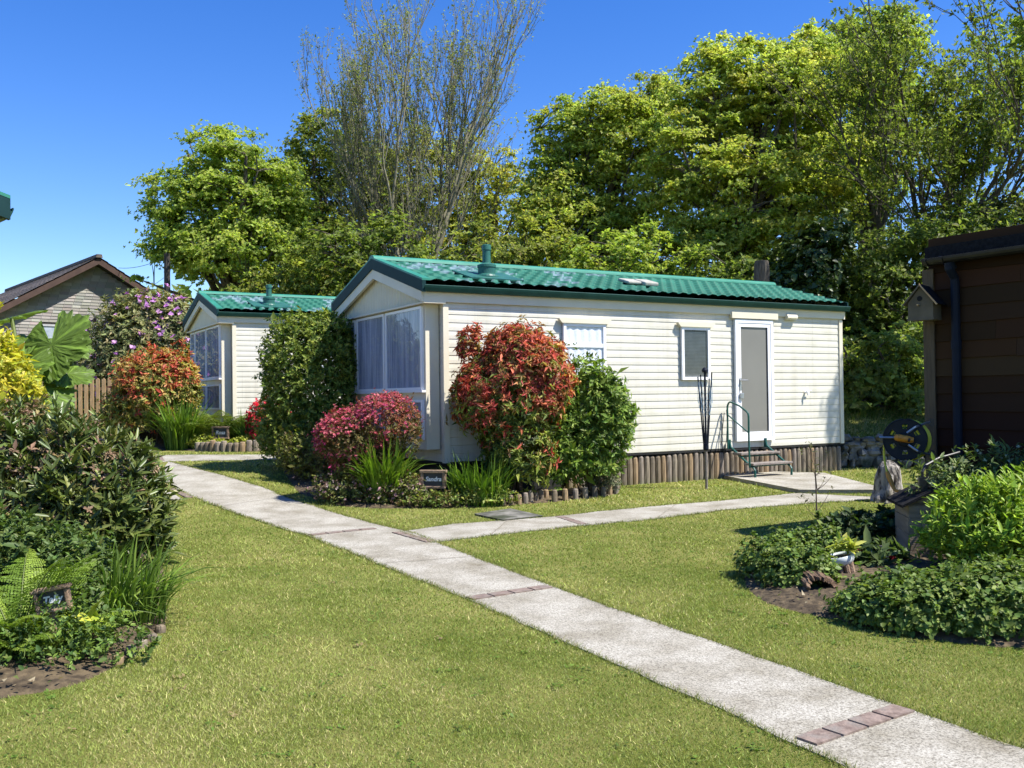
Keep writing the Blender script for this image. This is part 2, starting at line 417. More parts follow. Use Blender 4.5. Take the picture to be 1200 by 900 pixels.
def bush(name, label, cat, xy, lobes, n, k, Ln, Wd, colf, seed=0, mat='leaf', spread=55, seg=.06, hi=False, stems=7, up=-.65,
         rin=.7, amp=.14, freq=2.2, axis_up=.5, blossom=None, group=None, inner=.35, droop=.1, z=None, cvar=.2, stem_r=.014, gaps=1.0, shoots=.7):
    rg = np.random.default_rng(seed+100)
    z0 = gz(*xy) if z is None else z
    t = thing(name, label, cat, (xy[0], xy[1], z0), group=group)
    P, Nn = lobe_pts(lobes, n, rg, rin, 1.05, up, amp, freq, seed)
    if inner:
        P2, N2 = lobe_pts(lobes, int(n*inner), rg, .25, rin+.05, up, amp, freq, seed, cut=0)
        P = np.concatenate([P, P2]); Nn = np.concatenate([Nn, N2])
    sz = float(np.mean(np.array(lobes)[:, 3:6])); nz = Noise3(seed+40)
    keep = (P[:, 2] > .02) & (nz(P/sz, 5.5) > -.62*gaps); P = P[keep]; Nn = Nn[keep]
    Ax = nrm(Nn + np.array([0, 0, axis_up]) + rg.normal(0, .25, P.shape))
    ns = int(shoots*len(P)**.5)
    if ns:
        sel = rg.integers(0, n if n < len(P) else len(P), ns); sel = sel[(Nn[sel][:, 2] > -.2)]; ns = len(sel)
        ln = sz*rg.uniform(.14, .42, ns); dirs = nrm(Nn[sel] + np.array([0, 0, .9]) + rg.normal(0, .35, (ns, 3)))
        q = np.linspace(.1, 1, 6); PS = (P[sel][:, None, :] + dirs[:, None, :]*(ln[:, None]*q[None, :])[:, :, None]).reshape(-1, 3)
        P = np.concatenate([P, PS]); Nn = np.concatenate([Nn, np.repeat(dirs, 6, 0)]); Ax = np.concatenate([Ax, np.repeat(dirs, 6, 0)])
    col = colf(P, Nn, rg)
    V, Fc, c = whorls(P, Ax, k, Ln, Wd, col, rg, spread, seg, hi=hi, droop=droop, cvar=cvar)
    np_obj('foliage', V, Fc, c, M[mat], t)
    if stems:
        polys = []; lb = np.array(lobes)
        for i in range(stems):
            q = lb[rg.integers(len(lb))]; e = q[:3] + rg.normal(0, .35, 3)*q[3:6]; e[2] = max(e[2], .15)
            a = np.array([rg.normal(0, .06), rg.normal(0, .06), -.03])
            polys.append((curve_pts(a, e, (e[0]*-.15, e[1]*-.15, e[2]*.15), 6, .015, rg), np.linspace(stem_r, stem_r*.35, 6)))
        tubes_np('stem', polys, M['stem'], t)
    if blossom:
        bn, bk, bl, bw, bcol, bz = blossom
        P, Nn = lobe_pts(lobes, bn*3, rg, .95, 1.1, -.5, amp, freq, seed)
        pr = bz(P, Nn, rg); sel = rg.uniform(0, 1, len(P)) < pr; P = P[sel][:bn]; Nn = Nn[sel][:bn]
        if len(P):
            cc = mixcol(bcol, rg.integers(0, len(bcol), len(P)))
            V, Fc, c = whorls(P, nrm(Nn+np.array([0, -.2, .5])), bk, bl, bw, cc, rg, 60, bl*.5, cvar=.12, droop=.15)
            np_obj('blossom', V, Fc, c, M['petal'], t)
    return t

def blades(name, label, cat, xy, n, hl, wd, rad, cols, seed=0, arch=.5, group=None, mat='leaf', spreadbase=None, lean=(0, 0), z=None):
    """clump of strap leaves arching out of the ground"""
    rg = np.random.default_rng(seed+500); z0 = gz(*xy) if z is None else z
    t = thing(name, label, cat, (xy[0], xy[1], z0), group=group)
    sb = spreadbase if spreadbase is not None else rad*.55
    az = rg.uniform(0, 2*PI, n); rr = sb*np.sqrt(rg.uniform(0, 1, n))
    base = np.stack([rr*np.cos(az), rr*np.sin(az), np.zeros(n)], 1)
    az2 = az + rg.normal(0, .7, n); out = np.stack([np.cos(az2)+lean[0], np.sin(az2)+lean[1], np.zeros(n)], 1)
    ln = hl*rg.uniform(.55, 1.1, n); lean_ = rg.uniform(.12, 1, n)*arch
    K = 5; s = np.linspace(0, 1, K)
    pts = base[:, None, :] + out[:, None, :]*(ln*lean_)[:, None, None]*(s**1.7)[None, :, None]
    up = ln[:, None]*(s[None, :] - (lean_*.75)[:, None]*s[None, :]**2.6)
    pts[:, :, 2] += up
    side = np.stack([-np.sin(az2), np.cos(az2), np.zeros(n)], 1)
    side = nrm(side + rg.normal(0, .5, (n, 3))*np.array([1, 1, .2]))
    w = wd*rg.uniform(.7, 1.2, n)[:, None]*np.array([.8, 1, .9, .6, .05])[None, :]
    Lf = pts + side[:, None, :]*w[:, :, None]*.5; Rt = pts - side[:, None, :]*w[:, :, None]*.5
    V = np.stack([Lf, Rt], 2).reshape(-1, 3)
    b = (np.arange(n)*K*2)[:, None, None] + (np.arange(K-1)*2)[None, :, None] + np.array([0, 1, 3, 2])[None, None, :]
    c = mixcol(cols, rg.integers(0, len(cols), n))*np.exp(rg.normal(0, .2, (n, 1)))
    np_obj('foliage', V, b.reshape(-1, 4), np.repeat(np.clip(c, .003, .9), K*2, 0), M[mat], t)
    return t

def fern(name, label, xy, fr, ln, cols, seed=0, group=None, az0=0, az1=2*PI, rise=.9, pl=.28, npin=26):
    rg = np.random.default_rng(seed+900); t = thing(name, label, 'fern', (xy[0], xy[1], gz(*xy)), group=group)
    Vs, Fs, Cs = [], [], []; o = 0; polys = []
    for i in range(fr):
        az = az0 + (az1-az0)*(i+rg.uniform(-.3, .3))/fr; l = ln*rg.uniform(.7, 1.1); ri = rise*rg.uniform(.75, 1.1)
        s = np.linspace(0, 1, npin)
        dirh = np.array([math.cos(az), math.sin(az), 0]); sid = np.array([-math.sin(az), math.cos(az), 0])
        th = np.radians(np.linspace(80*ri, 80*ri-75, npin)); dz = np.sin(th); dx = np.cos(th)
        step = l/npin
        pts = np.cumsum(np.outer(dx, dirh)*step + np.outer(dz, [0, 0, 1])*step, 0) + dirh*.03
        tang = nrm(np.gradient(pts, axis=0)); nn = np.cross(sid[None, :], tang); nn = nrm(nn)*np.sign(nn[:, 2:3]+1e-6)
        prof = pl*l*np.sin(np.clip(s*1.05+.06, 0, 1)*PI)**.7*(1-.55*s)
        for sg in (1, -1):
            for dt in (0,):
                D = nrm(sid*sg + tang*.35 + nn*-.15 + rg.normal(0, .06, pts.shape))
                N_ = nrm(nn - D*np.sum(nn*D, 1, keepdims=True))
                base_c = np.array(cols[rg.integers(len(cols))])
                nl_ = 9
                for q in range(npin):
                    if s[q] < .1: continue
                    u = (np.arange(nl_)+.6)/nl_; P0 = pts[q]+D[q]*(prof[q]*u)[:, None]-N_[q]*(prof[q]*.18*u*u)[:, None]
                    sd2 = np.cross(D[q], N_[q])
                    for s2 in (1, -1):
                        D2 = nrm(np.tile(sd2*s2+D[q]*.55, (nl_, 1))+rg.normal(0, .12, (nl_, 3)))
                        N2 = nrm(N_[q]+rg.normal(0, .2, (nl_, 3))); N2 = nrm(N2-D2*np.sum(N2*D2, 1, keepdims=True))
                        V, Fc, m = leaves(P0, D2, N2, np.full(nl_, step*.95)*(1.05-.7*u), np.full(nl_, prof[q]/nl_*1.0), .1, .1, False)
                        c = base_c*np.exp(rg.normal(0, .15, (nl_, 1)))
                        Vs.append(V); Fs.append(Fc+o); Cs.append(np.repeat(c, m, 0)); o += len(V)
        polys.append((np.concatenate([[[0, 0, -.02]], pts[::3]]), np.linspace(.006, .002, len(pts[::3])+1)))
    np_obj('frond', np.concatenate(Vs), np.concatenate(Fs), np.concatenate(Cs), M['leaf'], t)
    tubes_np('stalk', polys, M['leafstalk'], t, 4)
    return t
M['leafstalk'] = pmat('green_stalk', (.10, .14, .03), (.15, .18, .05), 8, .6)

def tree(name, label, xy, lobes, nclump, clump_r, spr, k, Ln, Wd, cols, seed=0, trunk_r=.25, nl=9, bark='bark', group=None,
         flat=.45, forks=1, fork_spread=.6, z=None, mat='tree_leaf', cat='tree', rin=.45, branch_z=.35, cvar=.22, lean=(0, 0), amp=.2, spread=60, thin=0):
    rg = np.random.default_rng(seed+2000); z0 = gz(*xy) if z is None else z
    t = thing(name, label, cat, (xy[0], xy[1], z0), group=group)
    C, Nn = lobe_pts(lobes, nclump, rg, rin, 1.05, -.75, amp, .8, seed, cut=.55)
    # limbs
    lb = np.array(lobes); top = lb[np.argmax(lb[:, 2]+lb[:, 5]*.5)]
    polys = []; skel = []
    for fk in range(forks):
        base = np.array([rg.normal(0, .12*forks), rg.normal(0, .12*forks), -.1])
        tgt = np.array([top[0]*.6+lean[0], top[1]*.6+lean[1], top[2]+top[5]*.2])
        if forks > 1:
            a = 2*PI*fk/forks + rg.uniform(0, 1); tgt = tgt + np.array([math.cos(a)*fork_spread, math.sin(a)*fork_spread, rg.uniform(-.8, .2)])
        pts = curve_pts(base, tgt, (rg.normal(0, .4), rg.normal(0, .4), 0), 10, .07, rg)
        polys.append((pts, np.linspace(trunk_r, trunk_r*.18, 10)*np.r_[1.35, np.ones(9)])); skel.append(pts[3:])
    tr = np.concatenate(skel); zmax = C[:, 2].max()
    order = rg.permutation(len(C)); prim = []
    for i in order:
        if len(prim) >= nl*forks: break
        if all(np.linalg.norm(C[i]-C[j]) > clump_r*1.4 for j in prim): prim.append(i)
    sk2 = [tr]
    for i in prim:
        e = C[i]; zt = e[2]*branch_z + (1-branch_z)*0 ; cand = tr[np.argmin(np.abs(tr[:, 2]-max(zt, tr[0, 2])) + .2*np.linalg.norm(tr[:, :2]-e[:2], axis=1))]
        ln_ = np.linalg.norm(e-cand)
        pts = curve_pts(cand, e, (0, 0, ln_*.12), 8, ln_*.02, rg); polys.append((pts, np.linspace(trunk_r*.42, .015, 8))); sk2.append(pts[2:])
    sk = np.concatenate(sk2)
    for i in range(len(C)):
        e = C[i]; dd = np.linalg.norm(sk-e, axis=1) + np.maximum(0, sk[:, 2]-e[2])*1.5; a = sk[np.argmin(dd)]
        ln_ = np.linalg.norm(e-a)
        if ln_ < .05: continue
        polys.append((curve_pts(a, e, (0, 0, ln_*.1), 5, ln_*.03, rg), np.linspace(.012+.008*min(ln_, 3), .006, 5)))
    tubes_np('trunk', polys, M[bark], t, 6)
    # foliage: flattened clumps of sprigs
    cr = clump_r*np.exp(rg.normal(0, .25, len(C)))
    idx = np.repeat(np.arange(len(C)), spr)
    d = nrm(rg.normal(0, 1, (len(idx), 3)))*np.minimum(np.abs(rg.normal(0, .62, (len(idx), 1)))+.05, 1.25)
    d[:, 2] = d[:, 2]*flat - .12*np.hypot(d[:, 0], d[:, 1])
    P = C[idx] + d*cr[idx][:, None]
    Ax = nrm(np.stack([d[:, 0]*.6, d[:, 1]*.6, np.full(len(idx), .75)], 1) + .5*Nn[idx] + rg.normal(0, .3, P.shape))
    cc = np.array(cols, float); w = rg.uniform(0, len(cc)-1, len(C)); lo = np.floor(w).astype(int); fr_ = (w-lo)[:, None]
    ccol = cc[lo]*(1-fr_) + cc[np.minimum(lo+1, len(cc)-1)]*fr_
    V, Fc, c = whorls(P, Ax, k, Ln, Wd, ccol[idx], rg, spread, Ln*.5, cvar=cvar, jit=.35, droop=.2)
    np_obj('crown', V, Fc, c, M[mat], t)
    return t

def branching_tree(name, label, xy, stems, depth, seed, cols, leaf_n, Ln, Wd, trunk_r, len0, spread=.35, bark='bark_pale', z=None, updir=.35, kids=(2, 3), ratio=.74, leaf_k=3, fan=1.0, twig_r=.008, first=None, shrinkr=.66):
    """open tree grown limb by limb: many bare twigs, few small leaves"""
    rg = np.random.default_rng(seed); z0 = gz(*xy) if z is None else z
    t = thing(name, label, 'tree', (xy[0], xy[1], z0)); polys = []; tips = []
    def grow(p, d, l, r, dep):
        pts = [p]; q = p; dd = d
        nseg = 5 if dep > 2 else 4
        for i in range(nseg):
            dd = dd + rg.normal(0, .09, 3) + np.array([0, 0, updir*.12]); dd = dd/np.linalg.norm(dd); q = q + dd*l/nseg; pts.append(q)
        r2 = max(r*shrinkr, twig_r*.6); polys.append((pts, np.linspace(r, r2, len(pts))))
        if dep <= 1:
            tips.append((pts[-1], dd)); tips.append((pts[-2], dd)); tips.append((pts[-3], dd))
        if dep <= 0: return
        n = rg.integers(kids[0], kids[1]+1)
        for i in range(n):
            s = rg.normal(0, 1, 3); s = s - dd*np.dot(s, dd); s /= np.linalg.norm(s)
            k = spread*rg.uniform(.6, 1.4)*(0.6 if i == 0 else 1.25)
            nd = dd + s*k; nd[2] += updir*.25; nd /= np.linalg.norm(nd)
            grow(pts[-1], nd, l*ratio*rg.uniform(.8, 1.15), r2 if i == 0 else r2*.8, dep-1)
        for i in range(2 if dep > 1 else 1):
            j = rg.integers(2, nseg); s = rg.normal(0, 1, 3); s = s - dd*np.dot(s, dd); s /= np.linalg.norm(s)
            nd = dd + s*spread*1.7; nd[2] += updir*.3; nd /= np.linalg.norm(nd)
            grow(pts[j], nd, l*ratio*rg.uniform(.55, .9), max(r2*.5, twig_r), dep-2 if dep > 1 else 0)
    for i in range(stems):
        a = 2*PI*i/max(stems, 1)+rg.uniform(0, 1.2)
        d0 = np.array([math.cos(a)*.22*fan, math.sin(a)*.22*fan*.6, 1]) if first is None else np.array(first[i], float)
        d0 = d0/np.linalg.norm(d0)
        grow(np.array([math.cos(a)*.15, math.sin(a)*.15, -.1]), d0, len0*rg.uniform(.85, 1.1), trunk_r*rg.uniform(.7, 1), depth)
    tubes_np('trunk', polys, M[bark], t, 5)
    tp = np.array([a for a, b in tips]); td = np.array([b for a, b in tips])
    sel = rg.choice(len(tp), min(leaf_n, len(tp)*6), replace=True)
    P = tp[sel] + rg.normal(0, Ln*1.1, (len(sel), 3)); Ax = nrm(td[sel] + rg.normal(0, .5, (len(sel), 3)))
    cc = mixcol(cols, rg.integers(0, len(cols), len(sel)))
    V, Fc, c = whorls(P, Ax, leaf_k, Ln, Wd, cc, rg, 50, Ln, cvar=.2)
    np_obj('crown', V, Fc, c, M['tree_leaf'], t)
    return t

# ================================================================== THE SETTING
def grid_axis(parts):
    a = []
    for lo, hi, st in parts: a.append(np.arange(lo, hi, st))
    return np.concatenate(a)
gx = grid_axis([(-2500, -300, 400), (-300, -60, 40), (-60, -14, 2), (-14, 14, .25), (14, 60, 2), (60, 300, 40), (300, 2501, 400)])
gy = grid_axis([(-2500, -300, 400), (-300, -40, 40), (-40, -4, 3), (-4, 26, .25), (26, 60, 2), (60, 300, 40), (300, 2501, 400)])
X, Y = np.meshgrid(gx, gy); Z = hgt(X, Y)
nx, ny = len(gx), len(gy)
V = np.stack([X, Y, Z], -1).reshape(-1, 3)
i = np.arange(ny-1)[:, None]*nx + np.arange(nx-1)[None, :]
Fq = np.stack([i, i+1, i+nx+1, i+nx], -1).reshape(-1, 4)
tag(np_obj('lawn', V, Fq, None, M['lawn'], smooth=True), kind='structure')

def in_poly(px, py, poly):
    poly = np.asarray(poly); ins = np.zeros(len(px), bool); j = len(poly)-1
    for i in range(len(poly)):
        xi, yi = poly[i]; xj, yj = poly[j]
        c = ((yi > py) != (yj > py)) & (px < (xj-xi)*(py-yi)/(yj-yi+1e-12)+xi); ins ^= c; j = i
    return ins

def resample(P, n):
    P = np.asarray(P, float); d = np.r_[0, np.cumsum(np.linalg.norm(np.diff(P, axis=0), axis=1))]
    t = np.linspace(0, d[-1], n); return np.stack([np.interp(t, d, P[:, 0]), np.interp(t, d, P[:, 1])], 1)

def smooth_poly(P, it=2):
    P = np.asarray(P, float)
    for _ in range(it):
        Q = [P[0]]
        for a, b in zip(P[:-1], P[1:]): Q += [a*.75+b*.25, a*.25+b*.75]
        P = np.array(Q+[P[-1]])
    return P

def strip(name, Lp, Rp, n, m, dz, kind='structure', wob=0, thick=0):
    a = resample(Lp, n); b = resample(Rp, n); rg = np.random.default_rng(5)
    if wob:
        a += rg.normal(0, wob, a.shape); b += rg.normal(0, wob, b.shape)
    mb = MB(); K = 5; vs = []
    for i in range(n):
        for k in range(K):
            p = a[i]*(1-k/(K-1))+b[i]*k/(K-1); vs.append((p[0], p[1], gz(*p)+dz))
    fs = [(i*K+k, i*K+k+1, (i+1)*K+k+1, (i+1)*K+k) for i in range(n-1) for k in range(K-1)]
    mb.add(vs, fs)
    for ed in (a, b):
        vs = []
        for p in ed: vs += [(p[0], p[1], gz(*p)+dz), (p[0], p[1], gz(*p)-.03)]
        mb.add(vs, [(2*i, 2*i+1, 2*i+3, 2*i+2) for i in range(n-1)])
    o = mb.build(name, m); tag(o, kind=kind); return np.concatenate([a, b[::-1]])

# main path: runs from under the camera's feet to the back left
pl = np.array([gp(985, 897), gp(550, 703), gp(360, 628), gp(220, 580), gp(184, 560)])
pr = np.array([gp(1058, 829.5), gp(642, 686.5), gp(482, 624.5), gp(304, 570), gp(198, 541)])
d0 = (gp(985, 897)-gp(550, 703)); d0 /= np.linalg.norm(d0); d1 = (gp(1058, 829.5)-gp(642, 686.5)); d1 /= np.linalg.norm(d1)
pl = np.concatenate([[pl[0]+d0*5], pl]); pr = np.concatenate([[pr[0]+d1*5.6], pr])
PATH = strip('path', pl, pr, 90, M['concrete'], .006, wob=.009)
# branch path to the caravan door
sl = np.array([gp(470, 624), gp(534, 614.5), gp(604, 610), gp(651, 606), gp(708, 599.5), gp(760, 594.5), gp(850, 587), gp(934, 578.5)])
sr = np.array([gp(507, 636.5), gp(574, 628), gp(677, 617), gp(760, 609.5), gp(850, 598), gp(955, 590), gp(1000, 587.5), gp(1043, 584)])
SIDE = strip('path', sl, sr, 50, M['concrete'], .010, wob=.010)
# far cross path in front of the next caravan
cl = np.array([gp(150, 537), gp(200, 533.5), gp(340, 533.5), gp(420, 533)]); cr_ = np.array([gp(150, 545), gp(198, 541), gp(340, 539), gp(420, 539)])
CROSS = strip('path', cl, cr_, 20, M['concrete'], .010)
ql = np.array([gp(195, 574), gp(120, 574)]); qr = np.array([gp(214, 586), gp(120, 590)])
STUB = strip('path', ql, qr, 8, M['concrete'], .010)

# raised concrete landing at the caravan steps
pad = [gp(848, 561), gp(937, 578.5), gp(1042, 578.5), gp(966, 558), gp(880, 555.5)]
mb = MB(); mb.prism([tuple(p) for p in pad], (-.02, .055), axis=2)
tag(mb.build('patio', M['concrete'], bevel=.008), kind='structure')
PAD = np.array(pad)
# old stone slab set in the lawn
slab = [gp(556, 604), gp(598, 598), gp(636, 606.5), gp(590, 611.5)]
mb = MB(); mb.prism([tuple(p) for p in slab], (-.02, .022), axis=2)
tag(mb.build('paving_slab', M['stone'], bevel=.006), 'lone grey stone slab sunk in lawn beside the branch path', 'paving slab')
SLAB = np.array(slab)

def bricks(p0, p1, wd, n=4, dz=.0145):
    """one row of paving bricks let into the path between two points"""
    p0 = np.array(p0); p1 = np.array(p1); e = p1-p0; l = np.linalg.norm(e); e /= l; w = np.array([-e[1], e[0]])
    mb = MB()
    for i in range(n):
        a = p0+e*l*(i/n+.012); b = p0+e*l*((i+1)/n-.012); q = []
        for p, s in ((a, -.5), (b, -.5), (b, .5), (a, .5)): pp = p+w*wd*s*random.uniform(.94, 1.0); q.append((pp[0], pp[1], gz(*pp)+dz))
        mb.add(q + [(x, y, z-.03) for x, y, z in q], [(0, 1, 2, 3), (0, 4, 5, 1), (1, 5, 6, 2), (2, 6, 7, 3), (3, 7, 4, 0)])
    tag(mb.build('brick_band', M['brick']), kind='structure')
def onpath(px, py): return gp(px, py)
bricks(gp(943, 872), gp(1060, 832), .105); bricks(gp(549, 703), gp(644, 688.5), .1)
bricks(gp(362, 628), gp(440, 620), .09); bricks(gp(464, 624.5), gp(505, 636), .1); bricks(gp(655, 606), gp(684, 615.5), .1)
bricks(gp(199, 573), gp(223, 584), .08); bricks(gp(190, 541), gp(186, 534), .09)

# worn lines across the concrete where one pour met the next
def joint(a, b, w=.012):
    a = np.array(a); b = np.array(b); e = (b-a)/np.linalg.norm(b-a); n = np.array([-e[1], e[0]]); k = 14; rg = np.random.default_rng(int(abs(a[0]*100)))
    mb = MB(); vs = []
    for i in range(k+1):
        p = a+(b-a)*i/k + n*rg.normal(0, .004)
        for s in (-.5, .5): q = p+n*w*s*rg.uniform(.5, 1.4); vs.append((q[0], q[1], gz(*q)+.0125))
    mb.add(vs, [(2*i, 2*i+1, 2*i+3, 2*i+2) for i in range(k)]); tag(mb.build('path_joint', M['joint']), kind='structure')
M['joint'] = pmat('mossy_joint', (.14, .125, .09), (.24, .21, .16), 20, .95)
joint(gp(265, 593), gp(345, 581)); joint(gp(452, 661), gp(556, 653)); joint(gp(575, 628), gp(596, 610)); joint(gp(770, 608), gp(792, 592))

def bed(name, poly, lift=.05, edge=.25, dz=.008, seed=0, m='soil'):
    poly = np.asarray(poly, float); rg = Noise3(seed)
    x0, y0 = poly.min(0)-.1; x1, y1 = poly.max(0)+.1
    n = int(max(x1-x0, y1-y0)/.07)+2; xs = np.linspace(x0, x1, n); ys = np.linspace(y0, y1, n)
    Xg, Yg = np.meshgrid(xs, ys); ins = in_poly(Xg.ravel(), Yg.ravel(), poly).reshape(Xg.shape)
    # distance to the boundary
    D = np.full(Xg.shape, 9.)
    for a, b in zip(poly, np.roll(poly, -1, 0)):
        ab = b-a; t = np.clip(((Xg-a[0])*ab[0]+(Yg-a[1])*ab[1])/(ab@ab), 0, 1)
        D = np.minimum(D, np.hypot(Xg-a[0]-t*ab[0], Yg-a[1]-t*ab[1]))
    P3 = np.stack([Xg, Yg, 0*Xg], -1).reshape(-1, 3)
    bump = rg(P3, 9).reshape(Xg.shape)*.012 + rg(P3, 23).reshape(Xg.shape)*.008
    Zg = hgt(Xg, Yg) + np.where(ins, dz + (lift+bump)*np.clip(D/edge, 0, 1), -.03*np.clip(D/.05, 0, 1))
    V = np.stack([Xg, Yg, Zg], -1).reshape(-1, 3)
    i = np.arange(n-1)[:, None]*n+np.arange(n-1)[None, :]; Fq = np.stack([i, i+1, i+n+1, i+n], -1).reshape(-1, 4)
    kp = ins.ravel()[Fq].any(1) | (D.ravel()[Fq].min(1) < .05); o = np_obj(name, V, Fq[kp], None, M[m], smooth=True)
    tag(o, kind='structure'); return poly

BEDS = []
BEDS.append(bed('flower_bed', [gp(330, 549), gp(350, 578), gp(400, 593), gp(440, 596), gp(485, 596), gp(575, 594), gp(640, 589), gp(690, 584), gp(722, 580),
        A+UX*2.55-WX*.08, A+UX*.1-WX*.08, A-UX*.1+WX*.3, A-UX*.1+WX*3.2, gp(345, 541)], .05, .3, seed=1))
BEDS.append(bed('flower_bed', [gp(160, 512), gp(175, 519), gp(200, 527), gp(240, 529.5), gp(330, 529.5), gp(372, 528), (-5.4, 20.1), (-6.2, 20.0), (-7.9, 22.2), (-8.0, 19.6)], .05, .3, seed=2))
BEDS.append(bed('flower_bed', smooth_poly([(-6.5, 4.0), (-3.6, 4.1), gp(-40, 832), gp(0, 818), gp(50, 812), gp(100, 800), gp(150, 772), gp(188, 745), gp(198, 715), gp(190, 660), gp(186, 620), gp(170, 600), gp(120, 585), gp(40, 560), (-7.5, 11.5), (-7.5, 6)]), .05, .3, seed=3))
BEDS.append(bed('flower_bed', smooth_poly([gp(886, 640), gp(872, 672), gp(874, 690), gp(900, 709), gp(960, 723), gp(1030, 738), gp(1100, 752), gp(1210, 762), (4.2, 4.9), (5.6, 5.5), (5.2, 6.6), (3.98, 8.6), (3.7, 9.1), gp(1050, 625), gp(950, 628), gp(905, 632)]), .07, .3, seed=4))

# ---- dead leaves, straw and crumbs lying on the soil
rg = np.random.default_rng(55); Vs = []; Cs = []
for P_ in (BEDS[0], BEDS[2], BEDS[3]):
    lo, hi = P_.min(0), P_.max(0); n_ = int((hi-lo).prod()*260); p = rg.uniform(lo, hi, (n_, 2)); p = p[in_poly(p[:, 0], p[:, 1], P_) & (p[:, 1] > 3.2)]
    n_ = len(p); b_ = np.stack([p[:, 0], p[:, 1], hgt(p[:, 0], p[:, 1])+.035+rg.uniform(0, .05, n_)], 1); a_ = rg.uniform(0, 6.28, n_)
    l_ = rg.uniform(.01, .05, n_)[:, None]; w_ = rg.uniform(.003, .012, n_)[:, None]
    e1 = np.stack([np.cos(a_), np.sin(a_), rg.normal(0, .3, n_)], 1)*l_; e2 = np.stack([-np.sin(a_), np.cos(a_), rg.normal(0, .3, n_)], 1)*w_
    Vs.append(np.stack([b_-e2, b_+e2, b_+e1], 1).reshape(-1, 3)); Cs.append(np.repeat(mixcol([(.34, .26, .15), (.22, .14, .08), (.10, .065, .04), (.42, .35, .22), (.12, .15, .04)], rg.integers(0, 5, n_)), 3, 0))
V = np.concatenate(Vs); tag(np_obj('leaf_litter', V, np.arange(len(V)).reshape(-1, 3), np.concatenate(Cs), M['grass']), kind='stuff')

# ---- mown grass blades on the part of the lawn near the camera
def lawn_blades(specs):
    Vs, Fs, Cs = [], [], []; o = 0; rg = np.random.default_rng(3); nz = Noise3(8)
    polys = [PATH, SIDE, CROSS, STUB, PAD, SLAB]+BEDS
    for y0, y1, dens, hl, wd in specs:
        xw = lambda y: .60*y+.5
        area = (xw(y0)+xw(y1))*(y1-y0); n = int(area*dens)
        y = rg.uniform(y0, y1, n); x = rg.uniform(-1, 1, n)*xw(y1)
        keep = np.abs(x) < xw(y)
        for p in polys: keep &= ~in_poly(x, y, p)
        s = (x-A[0])*UX[0]+(y-A[1])*UX[1]; w = (x-A[0])*WX[0]+(y-A[1])*WX[1]
        keep &= ~((s > -.2) & (s < L+.05) & (w > -.06) & (w < W+.1))
        x = x[keep]; y = y[keep]; n = len(x)
        base = np.stack([x, y, hgt(x, y)], 1); az = rg.uniform(0, 2*PI, n); side = np.stack([np.cos(az), np.sin(az), 0*az], 1)
        patch = nz(base, 1.3)+.6*nz(base+9, 2.9); patch2 = nz(base+50, 7)+.5*nz(base+20, 16)
        ln = hl*np.exp(rg.normal(0, .3, n))*(1+.15*patch); lean = rg.normal(0, .55, (n, 2))
        tip = base + np.stack([lean[:, 0]*ln, lean[:, 1]*ln, ln*rg.uniform(.55, 1, n)], 1)
        w2 = (wd*rg.uniform(.7, 1.3, n))[:, None]*.5
        V = np.stack([base-side*w2, base+side*w2, tip], 1).reshape(-1, 3)
        Fc = np.arange(n*3).reshape(-1, 3)+o; o += n*3
        g1 = np.array([.14, .205, .03]); g2 = np.array([.345, .38, .10]); g3 = np.array([.46, .40, .18])
        q = np.clip(.45+.28*patch+.22*patch2+rg.normal(0, .2, n), 0, 1)[:, None]
        c = g1*(1-q)+g2*q
        dry = rg.uniform(0, 1, n) < np.clip(.10+.13*patch2+.15*patch, .02, .6); c[dry] = g3*rg.uniform(.7, 1.2, (dry.sum(), 1))
        c *= np.exp(rg.normal(0, .27, (n, 1)))
        Vs.append(V); Fs.append(Fc); Cs.append(np.repeat(c, 3, 0))
    tag(np_obj('grass', np.concatenate(Vs), np.concatenate(Fs), np.concatenate(Cs), M['grass']), kind='stuff')
lawn_blades([(3.1, 5.0, 22000, .0125, .0034), (5.0, 7.5, 10500, .0145, .0048), (7.5, 11.5, 3600, .018, .0075), (11.5, 18, 900, .026, .014)])
# blades leaning over the path edges, where the mower does not reach
rg = np.random.default_rng(41); Vs = []; Cs = []
for P_ in (PATH, SIDE, PAD):
    n_ = len(P_)
    for a, b in zip(P_, np.roll(P_, -1, 0)):
        l = np.linalg.norm(b-a)
        if l > 1.6 or max(a[1], b[1]) < 3: continue
        far = max(1, a[1]/6); k = int(l*620/far); t = rg.uniform(0, 1, k)[:, None]; nn = np.array([-(b-a)[1], (b-a)[0]])/l
        off = rg.normal(0, .012, k)[:, None]*far**.5; p = a*(1-t)+b*t+nn*off
        base = np.stack([p[:, 0], p[:, 1], hgt(p[:, 0], p[:, 1])], 1); az = rg.uniform(0, 6.28, k); sd_ = np.stack([np.cos(az), np.sin(az), 0*az], 1)*.0022*far
        ln = rg.uniform(.015, .04, k); tip = base+np.stack([rg.normal(0, .6, k)*ln, rg.normal(0, .6, k)*ln, ln*.8], 1)
        Vs.append(np.stack([base-sd_, base+sd_, tip], 1).reshape(-1, 3)); Cs.append(np.repeat(mixcol([(.12, .17, .025), (.2, .22, .05), (.3, .27, .12), (.08, .11, .02)], rg.integers(0, 4, k)), 3, 0))
